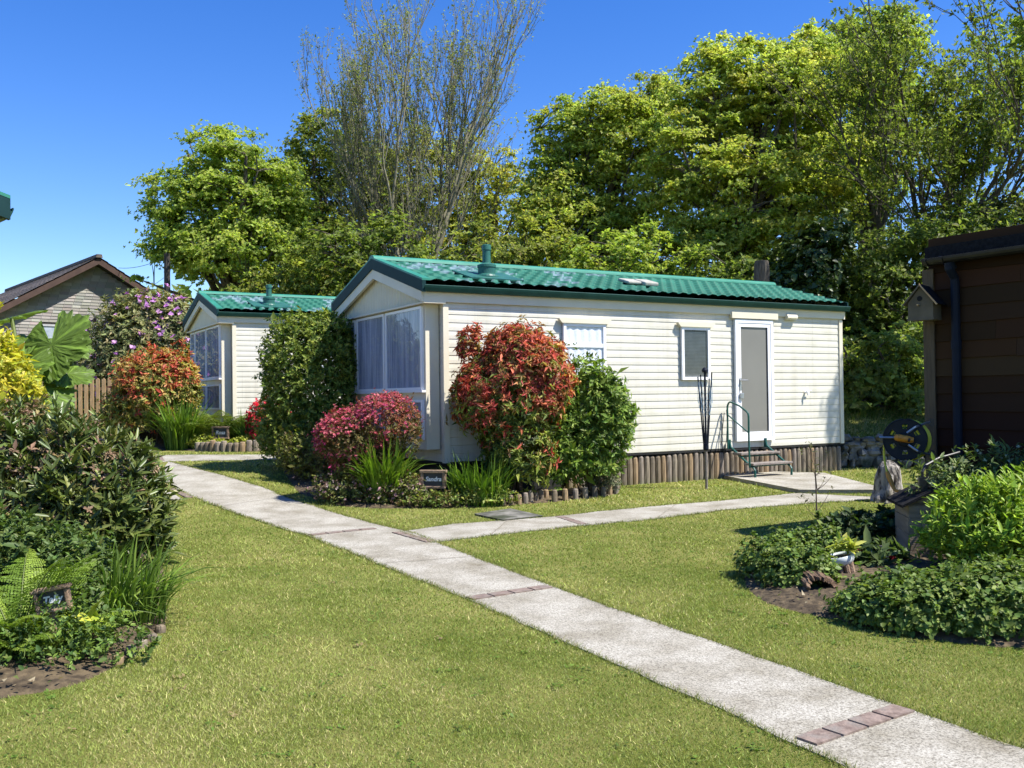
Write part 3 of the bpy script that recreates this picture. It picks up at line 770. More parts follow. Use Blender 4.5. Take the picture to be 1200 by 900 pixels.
for k in range(420):      # clover and small weeds in the turf
    y_ = rg.uniform(3.2, 10); x_ = rg.uniform(-.6, .6)*y_
    if any(in_poly(np.array([x_]), np.array([y_]), q)[0] for q in [PATH, SIDE, PAD, SLAB]+BEDS): continue
    c_ = np.array([x_, y_, gz(x_, y_)]); m_ = rg.integers(4, 11)
    b_ = c_+np.stack([rg.normal(0, .022, m_), rg.normal(0, .022, m_), rg.uniform(.006, .016, m_)], 1); a_ = rg.uniform(0, 6.28, m_)
    e1 = np.stack([np.cos(a_), np.sin(a_), rg.normal(0, .25, m_)], 1)*.011; e2 = np.stack([-np.sin(a_), np.cos(a_), rg.normal(0, .25, m_)], 1)*.007
    col_ = [(.11, .19, .025), (.14, .22, .03), (.26, .20, .09), (.08, .13, .02)][rg.choice(4, p=[.4, .3, .15, .15])]
    for t3 in ((b_-e2, b_+e1-e2*.2, b_+e2), (b_-e2, b_+e2, b_-e1)): Vs.append(np.stack(t3, 1).reshape(-1, 3)); Cs.append(np.tile(col_, (3*m_, 1)))
V = np.concatenate(Vs); tag(np_obj('edge_grass', V, np.arange(len(V)).reshape(-1, 3), np.concatenate(Cs), M['grass']), kind='stuff')
# ================================================================== THE CARAVANS
ZB = .477; ZW = 2.465; ZS = 2.625; ROWS = 18
def siding(mb, p0, p1):
    """shiplap cladding between two plan points; outward is to the right of p0->p1"""
    p0 = np.array(p0); p1 = np.array(p1); e = p1-p0; l = np.linalg.norm(e); e /= l; n = np.array([e[1], -e[0]])
    prof = []
    st = (ZW-ZB)/ROWS; edges = [ZB+st*i for i in range(ROWS+1)] + [ZW+.085, ZS]
    for a, b in zip(edges[:-1], edges[1:]):
        prof += [(a, .004), (a+.005, .0105), (a+(b-a)*.45, .010), (b-.014, .005), (b-.0005, .003)]
    vs = []
    for z, o in prof:
        for p in (p0, p1): q = p+n*o; vs.append((q[0], q[1], z))
    mb.add(vs, [(2*i, 2*i+1, 2*i+3, 2*i+2) for i in range(len(prof)-1)])

OV = .343; OVB = .08; EY = -.125; ZR = 3.40; ZE = 2.885
def roof_z(y): return ZR - abs(y-W/2)*(ZR-ZE)/(W/2-EY)

def roof_mesh(root, seed):
    rg = np.random.default_rng(seed); x0, x1 = -OV+.05, L+OVB-.03
    nx = int((x1-x0)/.025); xs = np.linspace(x0, x1, nx)
    rows = 7; vs_t = []; nr = Noise3(seed+9)
    for r in range(rows):
        for t in (0.0, .12, .5, .97): vs_t.append((r, t))
    vs_t.append((rows-1, 1.0))
    half = W/2-EY; V = []; C = []
    wave = .5*np.sin(2*PI*xs/.2)+.16*np.sin(4*PI*xs/.2+.9)
    ncol = int(nx*.025/.2)+3; fade = np.zeros((rows, ncol), bool)
    nf = Noise3(seed+3)
    for r in range(rows):
        for c in range(ncol):
            s = c*.2-OV; u = (r+.5)/rows
            pr = .78*math.exp(-((s-.75)/1.0)**2)*(1 if r >= 2 else .35) + (.75 if r == rows-1 and 2.4 < s < 3.6 else 0) + (.3 if 1.1 < s < 1.7 and r < 3 else 0)
            fade[r, c] = rg.uniform() < pr + .12*float(nf(np.array([[s, u*2, 0]]), 2)[0])*(pr > .1)
    for sd in (0, 1):
        vv = []
        for r, t in vs_t:
            d = (r+t)/rows
            dd = np.clip(d - .070*wave/1.0*(1 if 0 < d < 1 else .6)/half*1.0, 0, 1.02)
            yl = EY + half*np.minimum(dd, 1.0)
            z = ZE + (ZR-ZE)*np.minimum(dd, 1.0) + .027*wave + .042*(1-t) - .014
            y = yl if sd == 0 else W-yl
            vv.append(np.stack([xs, y, z], 1))
            ci = np.clip(((xs+OV)/.2).astype(int), 0, ncol-1); g = np.array([.021, .125, .088])*np.exp(.16*nr(np.stack([xs, 0*xs+r*.8+sd*9, 0*xs], 1), 2.3)+.10*nr(np.stack([xs, 0*xs+r*2.3+sd*9, 0*xs+t], 1), 9))[:, None]
            gg = np.where((fade[r][ci] & (rg.uniform(0, 1, nx) < .88))[:, None], np.array([.125, .195, .225])*rg.uniform(.8, 1.15), g)
            if r == 0 and t == 0: gg = np.where(rg.uniform(0, 1, nx)[:, None] < .3, np.array([.25, .29, .28]), gg)
            C.append(gg)
        V.append(np.concatenate(vv))
    n = nx; m = len(vs_t); i = np.arange(m-1)[:, None]*n+np.arange(n-1)[None, :]
    Fq = np.stack([i, i+1, i+n+1, i+n], -1).reshape(-1, 4); Fq = np.concatenate([Fq, Fq[:, ::-1]+n*m])
    return np_obj('roof', np.concatenate(V), Fq, np.concatenate(C), M['roof'], root, smooth=False)

def frame_mb(mb, x0, x1, z0, z1, y0, y1, fw, mid=None):
    mb.box(x0, x0+fw, y0, y1, z0, z1); mb.box(x1-fw, x1, y0, y1, z0, z1)
    mb.box(x0+fw, x1-fw, y0, y1, z1-fw, z1); mb.box(x0+fw, x1-fw, y0, y1, z0, z0+fw)
    if mid: mb.box(x0+fw, x1-fw, y0+.004, y1, mid-.028, mid+.028)

def pleats(x0, x1, z0, z1, y, amp, per, seed, swag=0):
    rg = np.random.default_rng(seed); n = max(8, int((x1-x0)/.008)); xs = np.linspace(x0, x1, n)
    ph = np.cumsum(rg.uniform(.6, 1.4, n))*2*PI*.008/per; w = np.sin(ph)*amp
    mb = MB(); vs = []
    zz = np.linspace(z0, z1, 4)
    for j, z in enumerate(zz):
        for i in range(n): vs.append((xs[i], y + w[i], z + (swag*abs(math.sin((xs[i]-x0)/(x1-x0)*PI*2.5)) if j == 0 else 0)))
    mb.add(vs, [(j*n+i, j*n+i+1, (j+1)*n+i+1, (j+1)*n+i) for j in range(3) for i in range(n-1)]); return mb

def hood(mb, x0, x1, z0, z1, y0, y1):
    mb.prism([(x0-.0, z0), (x1+.0, z0), (x1+.03, z0+.02), (x1+.03, z1), (x0-.03, z1), (x0-.03, z0+.02)], (y0, y1), axis=1)

def caravan(label, loc, rz, group, seed):
    root = thing('static_caravan', label, 'static caravan', loc, rz, group)
    mb = MB()
    siding(mb, (0, 0), (L, 0)); siding(mb, (L, 0), (L, W)); siding(mb, (L, W), (0, W)); siding(mb, (0, W), (0, 0))
    mb.build('wall', M['cream'], root)
    # gable panels, ribbed
    for x, sg in ((-OV+.09, -1), (L+.03, 1)):
        mb = MB(); n = 66; ys = np.linspace(.02, W-.02, n); vs = []
        for i, y in enumerate(ys):
            xo = x + sg*(.012 if i % 2 else 0); top = roof_z(y)-.06; vs += [(xo, y, ZS-.02), (xo, y, max(top, ZS))]
        mb.add(vs, [(2*i, 2*i+1, 2*i+3, 2*i+2) for i in range(n-1)]); mb.build('gable_panel', M['gable'], root)
    mb = MB(); mb.box(-OV+.03, L+.05, .0, W, ZS-.02, ZS+.004)        # soffit boards under the overhang
    mb.box(-OV+.02, L+.04, -.055, 0, ZS, ZE-.055); mb.box(-OV+.02, L+.04, W, W+.055, ZS, ZE-.055)
    mb.box(-OV+.02, .0, -.055, 0, ZS-.02, ZS)
    mb.build('soffit', M['cream_trim'], root)
    # cream fascia boards along both gable rakes
    def rake(x0, x1, dz0, dz1, ext=0.0):
        m_ = MB(); ya = EY-ext
        za = roof_z(ya)
        for flip in (0, 1):
            P = [(ya, za+dz0), (W/2, ZR+dz0), (W/2, ZR+dz1), (ya, za+dz1)]
            if flip: P = [(W-y, z) for y, z in P][::-1]
            m_.prism([(y, z) for y, z in P], (x0, x1), axis=0)
        return m_
    m_ = rake(-OV-.012, -OV+.03, -.285, -.145, -.075); m_.build('fascia', M['cream_trim'], root)
    m_ = rake(L+.045, L+.075, -.285, -.12, -.075); m_.build('fascia', M['cream_trim'], root)
    m_ = rake(-OV-.03, -OV+.02, -.145, .012); m_.build('bargeboard', M['teal_trim'], root)
    m_ = rake(L+OVB-.03, L+OVB, -.12, .02); m_.build('bargeboard', M['teal_trim'], root)
    m_ = rake(-OV-.032, -OV+.09, .012, .038); m_.build('verge_strip', M['roof_edge'], root)
    roof_mesh(root, seed)
    mb = MB(); pts = []
    poly = [(W/2+.11*math.cos(a), ZR-.012+.075*math.sin(a)) for a in np.linspace(0, PI, 9)]
    mb.prism(poly, (-OV-.03, L+OVB), axis=0); mb.build('ridge_cap', M['roof_edge'], root)
    for sg in (0, 1):
        g = [(-.150, ZE-.085), (-.160, ZE-.055), (-.152, ZE-.047), (-.146, ZE-.075), (-.075, ZE-.075), (-.06, ZE-.08), (-.075, ZE-.135), (-.13, ZE-.13)]
        if sg: g = [(W-y, z) for y, z in g][::-1]
        mb = MB(); mb.prism(g, (-OV-.0, L+OVB+.02), axis=0); mb.build('gutter', M['gutter'], root)
    mb = MB(); mb.tube([(-.06, W+.1, ZE-.1), (-.06, W+.1, 1.6), (-.06, W+.1, .2)], .034, 10); mb.build('downpipe', M['teal_trim'], root)
    # corner trims
    for x, y in ((0, 0), (L, 0), (L, W), (0, W)):
        mb = MB(); mb.box(x-.03 if x == 0 else x-.05, x+.05 if x == 0 else x+.03, y-.03 if y == 0 else y-.05, y+.05 if y == 0 else y+.03, ZB-.01, ZS-.022)
        mb.build('corner_trim', M['cream_trim'], root)
    mb = MB(); mb.box(.10, L-.10, .10, W-.10, .0, ZB); mb.build('plinth', M['dark'], root)
    mb = MB(); mb.box(-.005, L+.005, -.006, W+.006, ZB-.035, ZB-.002); mb.build('base_rail', M['dark'], root)
    # bay window end
    bay = MB(); fx = -.22; y0, y1 = .13, W-.13
    bay.box(fx, -.022, y0, y1, .65, ZS-.021); b = bay.build('bay', M['cream_trim'], root)
    cols = [(y0+.05, 1.44), (1.50, 2.62), (2.68, y1-.05)]
    for ya, yb in cols:
        for za, zb in ((1.455, 2.585), (.78, 1.32)):
            f = MB()
            for a in ((ya, ya+.035, za, zb), (yb-.035, yb, za, zb), (ya+.035, yb-.035, zb-.035, zb), (ya+.035, yb-.035, za, za+.035)):
                f.box(fx-.042, fx-.0015, a[0], a[1], a[2], a[3])
            w = f.build('window', M['white'], root)
            c = pleats(ya+.03, yb-.03, za+.03, zb-.03, 0, .0135, .095, seed+int(ya*10)); c.v = [(fx-.0165+v[1], v[0], v[2]) for v in c.v]
            c.build('curtain', M['curtain'], w)
            g = MB(); g.add([(fx-.034, ya+.03, za+.03), (fx-.034, yb-.03, za+.03), (fx-.034, yb-.03, zb-.03), (fx-.034, ya+.03, zb-.03)], [(3, 2, 1, 0)])
            g.build('pane', M['glass'], w)
    mb = MB(); mb.box(fx-.06, fx-.002, y0, y1, 1.42, 1.453); mb.build('sill', M['white'], root)
    # long side: lace-curtained window, blind window, door
    def window(x0, x1, z0, z1, mid, kind):
        f = MB(); frame_mb(f, x0, x1, z0, z1, -.062, -.024, .045, mid); w = f.build('window', M['white'], root)
        f = MB(); f.box(x0+.04, x1-.04, -.029, -.0245, z0+.04, z1-.04); f.build('reveal', M['dark'] if kind == 'blind' else M['lace'], w)
        if kind == 'lace':
            c = pleats(x0+.045, x1-.045, z0+.05, z1-.05, -.040, .0045, .12, seed, .0); c.build('curtain', M['lace'], w)
        else:
            c = MB(); n = int((z1-z0-.1)/.022)
            for i in range(n):
                z = z0+.05+i*.022; c.add([(x0+.045, -.034, z), (x1-.075, -.034, z), (x1-.075, -.042, z+.018), (x0+.045, -.042, z+.018)], [(0, 1, 2, 3)])
            c.build('blind', M['blind'], w)
        g = MB(); g.add([(x0+.04, -.052, z0+.04), (x1-.04, -.052, z0+.04), (x1-.04, -.052, z1-.04), (x0+.04, -.052, z1-.04)], [(0, 1, 2, 3)]); g.build('pane', M['glass'], w)
        h = MB(); h.prism([(x0-.035, z1+.0), (x1+.035, z1), (x1+.085, z1+.055), (x1+.085, z1+.068), (x0-.085, z1+.068), (x0-.085, z1+.055)], (-.085, -.0235), axis=1); h.build('hood', M['cream_trim'], w)
    window(1.87, 2.61, 1.60, 2.398, 2.08, 'lace')
    window(4.05, 4.62, 1.575, 2.40, None, 'blind')
    d = MB(); frame_mb(d, 5.15, 5.98, .585, 2.55, -.068, -.023, .055)
    door = d.build('door', M['white'], root)
    d = MB(); frame_mb(d, 5.207, 5.923, .642, 2.493, -.060, -.028, .062); d.box(5.269, 5.861, -.059, -.028, .704, .73); d.build('leaf_frame', M['white'], door)
    d = MB(); d.box(5.268, 5.862, -.040, -.0285, .70, 2.432); d.build('panel', M['door_panel'], door)
    d = MB(); d.box(5.842, 5.861, -.047, -.0405, .73, 2.43); d.build('seal', M['black_metal'], door)
    d = MB(); d.box(5.215, 5.25, -.079, -.061, 1.40, 1.60); d.tube([(5.232, -.08, 1.565), (5.232, -.11, 1.565), (5.36, -.112, 1.565)], .011, 8); d.build('handle', M['metal'], door)
    d = MB(); d.box(5.205, 5.285, -.10, -.07, 1.27, 1.36); d.build('key_safe', M['metal'], door, bevel=.006)
    d = MB(); d.box(5.07, 6.08, -.085, -.024, 2.565, 2.665); d.build('hood', M['cream_trim'], door)
    v = MB(); v.prism([(-.024, 2.575), (-.07, 2.575), (-.075, 2.60), (-.10, 2.60), (-.10, 2.63), (-.06, 2.69), (-.024, 2.69)], (6.29, 6.52), axis=0); v.build('vent', M['cream_trim'], root)
    v = MB(); v.tube([(6.75, -.02, 1.36), (6.75, -.09, 1.36)], .022, 10); v.tube([(6.75, -.075, 1.36), (6.75, -.085, 1.31)], .016, 8); v.tube([(6.73, -.07, 1.385), (6.83, -.075, 1.39)], .01, 6); v.build('tap', M['white'], root)
    # roof furniture
    f = MB(); yb = .42; zb = roof_z(yb)
    f.lathe([(.0, -.10), (.175, -.10), (.175, .0), (.165, .02), (.125, .04), (.125, .13), (.135, .135), (.135, .17), (.06, .20), (.056, .38), (.066, .385), (.066, .45), (.05, .46), (.0, .46)], 24, (.885, yb, zb+.02))
    fl = f.build('flue', M['flue'], root, smooth=False)
    f = MB()
    for i in range(1): f.prism([(.74, 0), (1.62, 0), (1.56, .03), (.80, .03)], (0, .01), axis=1)
    th = math.atan2(ZR-ZE, W/2-EY); mat = Matrix.Translation((-.28, yb-.30, roof_z(yb-.30)+.024)) @ Matrix.Rotation(th, 4, 'X')
    f = MB(); f.box(.76, 1.60, 0, .62, 0, .024, mat=mat); f.build('flashing', M['flue'], fl)
    f = MB(); mat = Matrix.Translation((3.66, .48, roof_z(.48)+.03)) @ Matrix.Rotation(th, 4, 'X')
    f.box(-.22, .08, 0, .30, 0, .05, mat=mat); f.box(.03, .30, -.10, .22, .0, .065, mat=mat); f.build('roof_vent', M['stone_pale'], root, bevel=.02)
    return root
M['stone_pale'] = pmat('weathered_grey_plastic', (.30, .29, .25), (.40, .39, .34), 8, .8)

main = caravan('large cream static caravan with glazed door, green tiled roof and lace-curtained window', (A[0], A[1], 0), YAW, 'cream static caravans', 21)
def place_caravan(loc, label):
    c = copy_tree(main); c.location = loc; c['label'] = label; return c
# the next caravan, behind on the left (its corner post stands at -5.89, 20.24)
place_caravan((-5.91, 20.24, .372), 'smaller-looking cream caravan behind the clipped green pillar shrub and red azalea')
# the caravan whose eave tip shows at the left edge of the picture
RZ3 = YAW+PI/2+.25; ux3 = np.array([math.cos(RZ3), math.sin(RZ3)]); wx3 = np.array([-ux3[1], ux3[0]])
q = at(19, 240, 7.2)[:2] + ux3*(OV+.03) + wx3*.165
c3 = place_caravan((q[0], q[1], -.01), 'caravan at the left edge of the photo, only its dark green eave tip showing'); c3.rotation_euler[2] = RZ3

# ---- log skirting below the cladding of the main caravan
sk = thing('log_skirting', 'row of upright weathered half logs skirting the cream caravan below its cladding', 'log skirting', (A[0], A[1], 0), YAW)
def log_mesh(seed, r, h):
    rg = np.random.default_rng(seed); mb = MB(); n = 10
    base = np.array([(.19, .15, .105), (.24, .20, .15), (.28, .20, .12), (.17, .14, .105), (.22, .185, .15)][seed % 5])
    prof = [0, .25, .5, .75, .93, .985, 1]; vs = []; C = []
    for i, t in enumerate(prof):
        rr = r*(1 if t < .9 else (.9 if t < .97 else (.72 if t < .99 else .3)))
        for k in range(n):
            a = 2*PI*k/n; w = 1+rg.normal(0, .025); vs.append((rr*math.cos(a)*w, rr*math.sin(a)*w, t*h))
            cc = base*np.exp(rg.normal(0, .16))*(np.array([.75, .85, .7]) if t < .2 else 1); C.append(cc)
    m = len(prof); fs = [(i*n+k, i*n+(k+1) % n, (i+1)*n+(k+1) % n, (i+1)*n+k) for i in range(m-1) for k in range(n)]+[tuple((m-1)*n+k for k in range(n))]
    mb.v = vs; mb.f = fs; mb.c = C; return mb
def log_row(parent, pts, r, hts, seed=0):
    protos = {}
    for i, (x, y, z) in enumerate(pts):
        s = (i*7+seed) % 10
        if s not in protos:
            o = log_mesh(s, r, 1.0).build('log', M['log'], parent, colors=True, smooth=False); protos[s] = o
        else:
            o = protos[s].copy(); COL.objects.link(o); o.parent = parent
        o.location = (x, y, z); o.scale = (1, 1, hts[i]); o.rotation_euler = (random.uniform(-.012, .012), random.uniform(-.012, .012), random.uniform(0, 6.28))
nl = 66
log_row(sk, [(2.0+(L-2.06)*i/(53-1), .045+random.uniform(-.006, .006), -.02) for i in range(53)], .052, [random.uniform(.435, .462) for _ in range(53)])
# ================================================================== OBJECTS
def W2(s, off, z=0): p = A+UX*s-WX*off; return (p[0], p[1], z)
# ---- caravan steps
st = thing('caravan_steps', 'green metal caravan steps with two grey treads and one handrail below the glazed door', 'steps', W2(5.37, .5), YAW)
f = MB()
for x in (-.39, .39):
    f.tube([(x, .42, .56), (x, .40, .50), (x, .02, .26), (x, -.10, .20), (x, -.13, .16), (x, -.13, .055)], .018, 8)
    f.tube([(x, .43, .47), (x, .43, .62)], .026, 8)
f.tube([(-.39, -.02, .22), (.39, -.02, .22)], .013, 8); f.tube([(-.39, .22, .36), (.39, .22, .36)], .013, 8)
f.build('frame', M['green_metal'], st)
t_ = MB(); t_.box(-.42, .42, -.13, .09, .235, .27); t_.build('tread', M['tread'], st, bevel=.006)
t_ = MB(); t_.box(-.42, .42, .13, .33, .385, .42); t_.build('tread', M['tread'], st, bevel=.006)
t_ = MB()
arc = [(-.43, .42, .48), (-.43, .42, 1.12)] + [(-.43, .42-.07*(1-math.cos(a)), 1.12+.10*math.sin(a)) for a in np.linspace(.3, 1.9, 6)] + [(-.43, .15, 1.16), (-.43, -.01, 1.07), (-.43, -.04, 1.04), (-.43, -.05, 1.0), (-.43, -.05, .6), (-.43, -.06, .2)]
t_.tube(arc, .015, 8); t_.tube([(-.43, .42, 1.02), (-.43, -.05, .74)], .011, 8); t_.build('handrail', M['green_metal'], st)
t_ = MB(); t_.tube([(-.46, .46, 1.05), (-.50, .455, .85), (-.54, .455, .55), (-.50, .44, .42), (-.46, .42, .6), (-.455, .40, .9), (-.45, .42, 1.1)], .006, 6); t_.build('cord', M['black_metal'], st)

# ---- folded rotary clothes airer
p = gp(828, 573); ai = thing('rotary_airer', 'folded rotary clothes airer standing in the lawn in front of the blind window', 'clothes airer', (p[0], p[1], 0))
t_ = MB(); t_.tube([(0, 0, -.05), (0, 0, .62)], .019, 10); t_.build('ground_tube', M['tread'], ai)
t_ = MB(); t_.tube([(0, 0, .62), (0, 0, 1.69)], .015, 10); t_.lathe([(.04, 0), (.045, .03), (.03, .06), (.015, .07)], 12, (0, 0, 1.66)); t_.lathe([(.03, 0), (.04, .02), (.04, .08), (.02, .1)], 12, (0, 0, .55)); t_.build('pole', M['downpipe'], ai)
tips = []
for i in range(4):
    a = i*PI/2+.35; q = (.115*math.cos(a), .115*math.sin(a), 1.66-.03*i); tips.append(q)
    t_ = MB(); t_.tube([(.03*math.cos(a), .03*math.sin(a), .58), q], .0095, 8); t_.build('arm', M['downpipe'], ai)
t_ = MB()
for i in range(4):
    for lv, sg in ((.98, .75), (.85, .62), (.72, .45), (.6, .3)):
        a = np.array(tips[i])*lv + np.array([0, 0, .58*(1-lv)]); b = np.array(tips[(i+1) % 4])*lv + np.array([0, 0, .58*(1-lv)])
        mid = (a+b)/2*np.array([1.55, 1.55, 1]) - np.array([0, 0, sg]); mid[2] = max(mid[2], .38+.05*i)
        t_.tube([a*(1-t)**2+2*mid*t*(1-t)+b*t*t for t in np.linspace(0, 1, 9)], .0028, 4)
t_.build('washing_line', M['line'] if 'line' in M else pmat('pale_blue_line', (.22, .34, .45), (.28, .4, .5), 9, .5), ai)

# ---- name signs
def sign(label, loc, rz, w, h, text, size, leg, tilt=0, thick=.07):
    t = thing('name_sign', label, 'name sign', (loc[0], loc[1], gz(loc[0], loc[1])), rz, 'caravan name signs')
    z = loc[2]-gz(loc[0], loc[1]); f = MB(); b = min(.036, w*.115)
    mt = Matrix.Translation((0, 0, z)) @ Matrix.Rotation(tilt, 4, 'Y')
    f.box(-w/2-.012, w/2+.012, -thick/2, thick/2, h/2-b, h/2, mat=mt); f.box(-w/2, w/2, -thick/2, thick/2, -h/2, -h/2+b*.8, mat=mt)
    f.box(-w/2, -w/2+b, -thick/2+.004, thick/2-.004, -h/2+b*.8, h/2-b, mat=mt); f.box(w/2-b, w/2, -thick/2+.004, thick/2-.004, -h/2+b*.8, h/2-b, mat=mt)
    f.build('frame', M['sign_wood'], t, bevel=.006)
    f = MB(); f.box(-w/2+b, w/2-b, -.012, .012, -h/2+b*.8, h/2-b, mat=mt); pl_ = f.build('plaque', M['slate'], t)
    f = MB(); f.tube([(0, .01, -.05), (0, .01, z-h/2+.01)], .022, 8); f.build('leg', M['sign_wood'], t)
    cu = bpy.data.curves.new('lettering', 'FONT'); cu.body = text; cu.size = size; cu.align_x = 'CENTER'; cu.align_y = 'CENTER'; cu.extrude = .001; cu.shear = .25; cu.offset = .002
    tmp = bpy.data.objects.new('lettering_curve', cu); COL.objects.link(tmp); bpy.context.view_layer.update()
    me = bpy.data.meshes.new_from_object(tmp.evaluated_get(bpy.context.evaluated_depsgraph_get())); bpy.data.objects.remove(tmp)
    me.materials.clear(); me.materials.append(M['paint_white']); o = bpy.data.objects.new('lettering', me); COL.objects.link(o); o.parent = pl_
    o.matrix_local = mt @ Matrix.Translation((0, -.0145, 0)) @ Matrix.Rotation(PI/2, 4, 'X')
    return t
sign('wood-framed slate name sign beside the big red-topped shrub', at(508, 561.5, 11.72), -.22, .315, .225, 'Sandra', .075, .2)
sign('small wood-framed slate name sign near the red azalea', at(258.5, 507, 18.75), -.12, .34, .25, 'Rosa', .1, .3)
sign('tilted slate name sign half buried in ferns at the left', at(62, 702, 5.0), .18, .17, .13, 'Tally', .050, .1, tilt=-.16)

# ---- log edging of the beds
def edging(label, pxs, n, r, hmin, hmax, seed):
    pts = resample([gp(*q) for q in pxs], n)
    t = thing('log_edging', label, 'log edging', (pts[0][0], pts[0][1], gz(*pts[0])), 0, 'low log edgings of the flower beds')
    c0 = pts[0]; z0 = gz(*c0)
    log_row(t, [(p[0]-c0[0], p[1]-c0[1], gz(*p)-z0-.03) for p in pts], r, [random.uniform(hmin, hmax) for _ in pts], seed)
edging('curved log edging in front of the name sign and strap-leaved plants', [(488, 592), (530, 594), (575, 593), (612, 591), (640, 586.5)], 18, .036, .13, .19, 3)
edging('log edging under the small grey shrub at the end of the bed', [(650, 588), (680, 585), (706, 582), (721, 579), (724, 573)], 12, .038, .15, .19, 5)
edging('short log edging under the yellow-green ground cover and small sign', [(232, 529), (255, 529.5), (280, 529.5), (300, 529)], 11, .06, .2, .27, 1)
edging('few broken old logs at the edge of the fern bed', [(138, 778), (160, 764), (178, 750), (188, 742)], 5, .03, .06, .11, 7)

# ---- timber shed
SDX = np.array([.5385, -.8426]); SDY = np.array([.8426, .5385]); C0 = np.array([3.875, 8.8]); SRZ = math.atan2(SDX[1], SDX[0])
sh = thing('timber_shed', 'dark brown weatherboarded timber shed with black gutter and dark blue downpipe', 'shed', (C0[0], C0[1], 0), SRZ)
mb = MB(); rg = np.random.default_rng(4); SL, SW, SH = 4.6, 3.0, 2.52
zs = np.arange(.06, SH+.16, .158)
for k, z in enumerate(zs):
    cuts = [0.0]; x = 0
    while x < SL: x += rg.uniform(.5, 1.6) if k % 3 else rg.uniform(1.2, 2.4); cuts.append(min(x, SL))
    for a, b in zip(cuts[:-1], cuts[1:]):
        base = np.array([.036, .020, .0115])*np.exp(rg.normal(0, .38)); c = tuple(base*(1+rg.normal(0, .06, 3)))
        n = max(2, int((b-a)/.12)); xs = np.linspace(a+.001, b-.001, n); wv = np.cumsum(rg.normal(0, .002, n)); vs = []
        for x_, w_ in zip(xs, wv):
            vs += [(x_, .0, z+w_), (x_, -.026, z+w_+.002), (x_, -.008, z+.165), (x_, .01, z+.165)]
        mb.add(vs, [(4*i+q, 4*i+4+q, 4*i+5+q, 4*i+1+q) for i in range(n-1) for q in (0, 1, 2)], c)
    c = tuple(np.array([.026, .0145, .0085])*np.exp(rg.normal(0, .15)))
    mb.box(-.012, .0, .02, SW, z, z+.154, c); mb.box(SL, SL+.012, .02, SW, z, z+.154, c); mb.box(0, SL, SW, SW+.012, z, z+.154, c)
mb.build('wall', M['shed'], sh, colors=True)
mb = MB(); mb.box(-.028, .065, -.045, -.028, .0, 2.47); mb.box(-.045, -.028, -.045, .10, 0, 2.47); mb.build('corner_board', M['shed_post'], sh)
mb = MB(); mb.prism([(-.10, 2.56), (SW/2, 2.70), (SW+.10, 2.56), (SW+.10, 2.64), (SW/2, 2.77), (-.10, 2.665)], (.02, SL+.1), axis=0); mb.build('roof', M['felt'], sh)
mb = MB(); mb.box(.01, SL, -.105, -.05, 2.50, 2.555); mb.build('fascia', M['felt'], sh)
mb = MB(); g = [(-.165+.055*math.cos(a), 2.545+.055*math.sin(a)) for a in np.linspace(PI, 2*PI, 9)]; g2 = [(-.165+.047*math.cos(a), 2.547+.047*math.sin(a)) for a in np.linspace(2*PI, PI, 9)]
mb.prism(g+g2, (.06, SL+.1), axis=0)
for x in (.08, .24, 1.1, 2.0): mb.prism([(y_*1.0-.0, z_-.004) for y_, z_ in [(-.165+.064*math.cos(a), 2.547+.064*math.sin(a)) for a in np.linspace(PI, 2*PI, 9)]+[(-.105, 2.552), (-.225, 2.552)][::1]], (x, x+.03), axis=0)
mb.build('gutter', M['black_metal'], sh)
mb = MB(); mb.tube([(.30, -.165, 2.49), (.30, -.16, 2.44), (.30, -.085, 2.36), (.30, -.075, 2.3), (.30, -.075, .05)], .038, 12); mb.tube([(.30, -.075, 1.72), (.30, -.075, 1.80)], .044, 12); mb.tube([(.30, -.12, 2.44), (.30, -.165, 2.49)], .046, 12); mb.build('downpipe', M['downpipe'], sh)
# ---- bird box on the shed corner
p = at(1083, 373, 8.66); bb = thing('bird_box', 'small wooden bird nest box with pitched roof on the shed corner', 'bird box', (p[0]-.01, p[1]-.03, p[2]-.02), -.72); bb.scale = (1.15, 1.15, 1.15)
def pent(hw, he, hp): return [(-hw, 0), (hw, 0), (hw, he), (0, hp), (-hw, he)]
mb = MB(); mb.prism(pent(.095, .135, .255), (-.09, .11), axis=1); mb.box(-.10, .10, -.098, -.0905, -.005, .012); mb.build('box', M['birdbox'], bb)
mb = MB(); mb.prism([(-.125, .113), (0, .262), (.0, .278), (-.135, .118)], (-.115, .13), axis=1); mb.build('roof_board', M['birdbox'], bb)
mb = MB(); mb.prism([(.125, .113), (.135, .118), (.0, .278), (.0, .262)], (-.115, .13), axis=1); mb.build('roof_board', M['felt'], bb)
mb = MB(); mb.prism([(.127, .105), (.137, .112), (.0, .283), (-.0, .268)], (-.122, -.1155), axis=1); mb.build('roof_edge', M['fence'], bb)
mb = MB(); mb.tube([(-.005, -.0935, .165), (-.005, -.0895, .165)], .02, 16); mb.build('entrance_hole', M['dark'], bb)
mb = MB(); mb.tube([(-.012, -.13, .115), (-.012, -.089, .115)], .007, 8); mb.build('perch', M['fence'], bb)

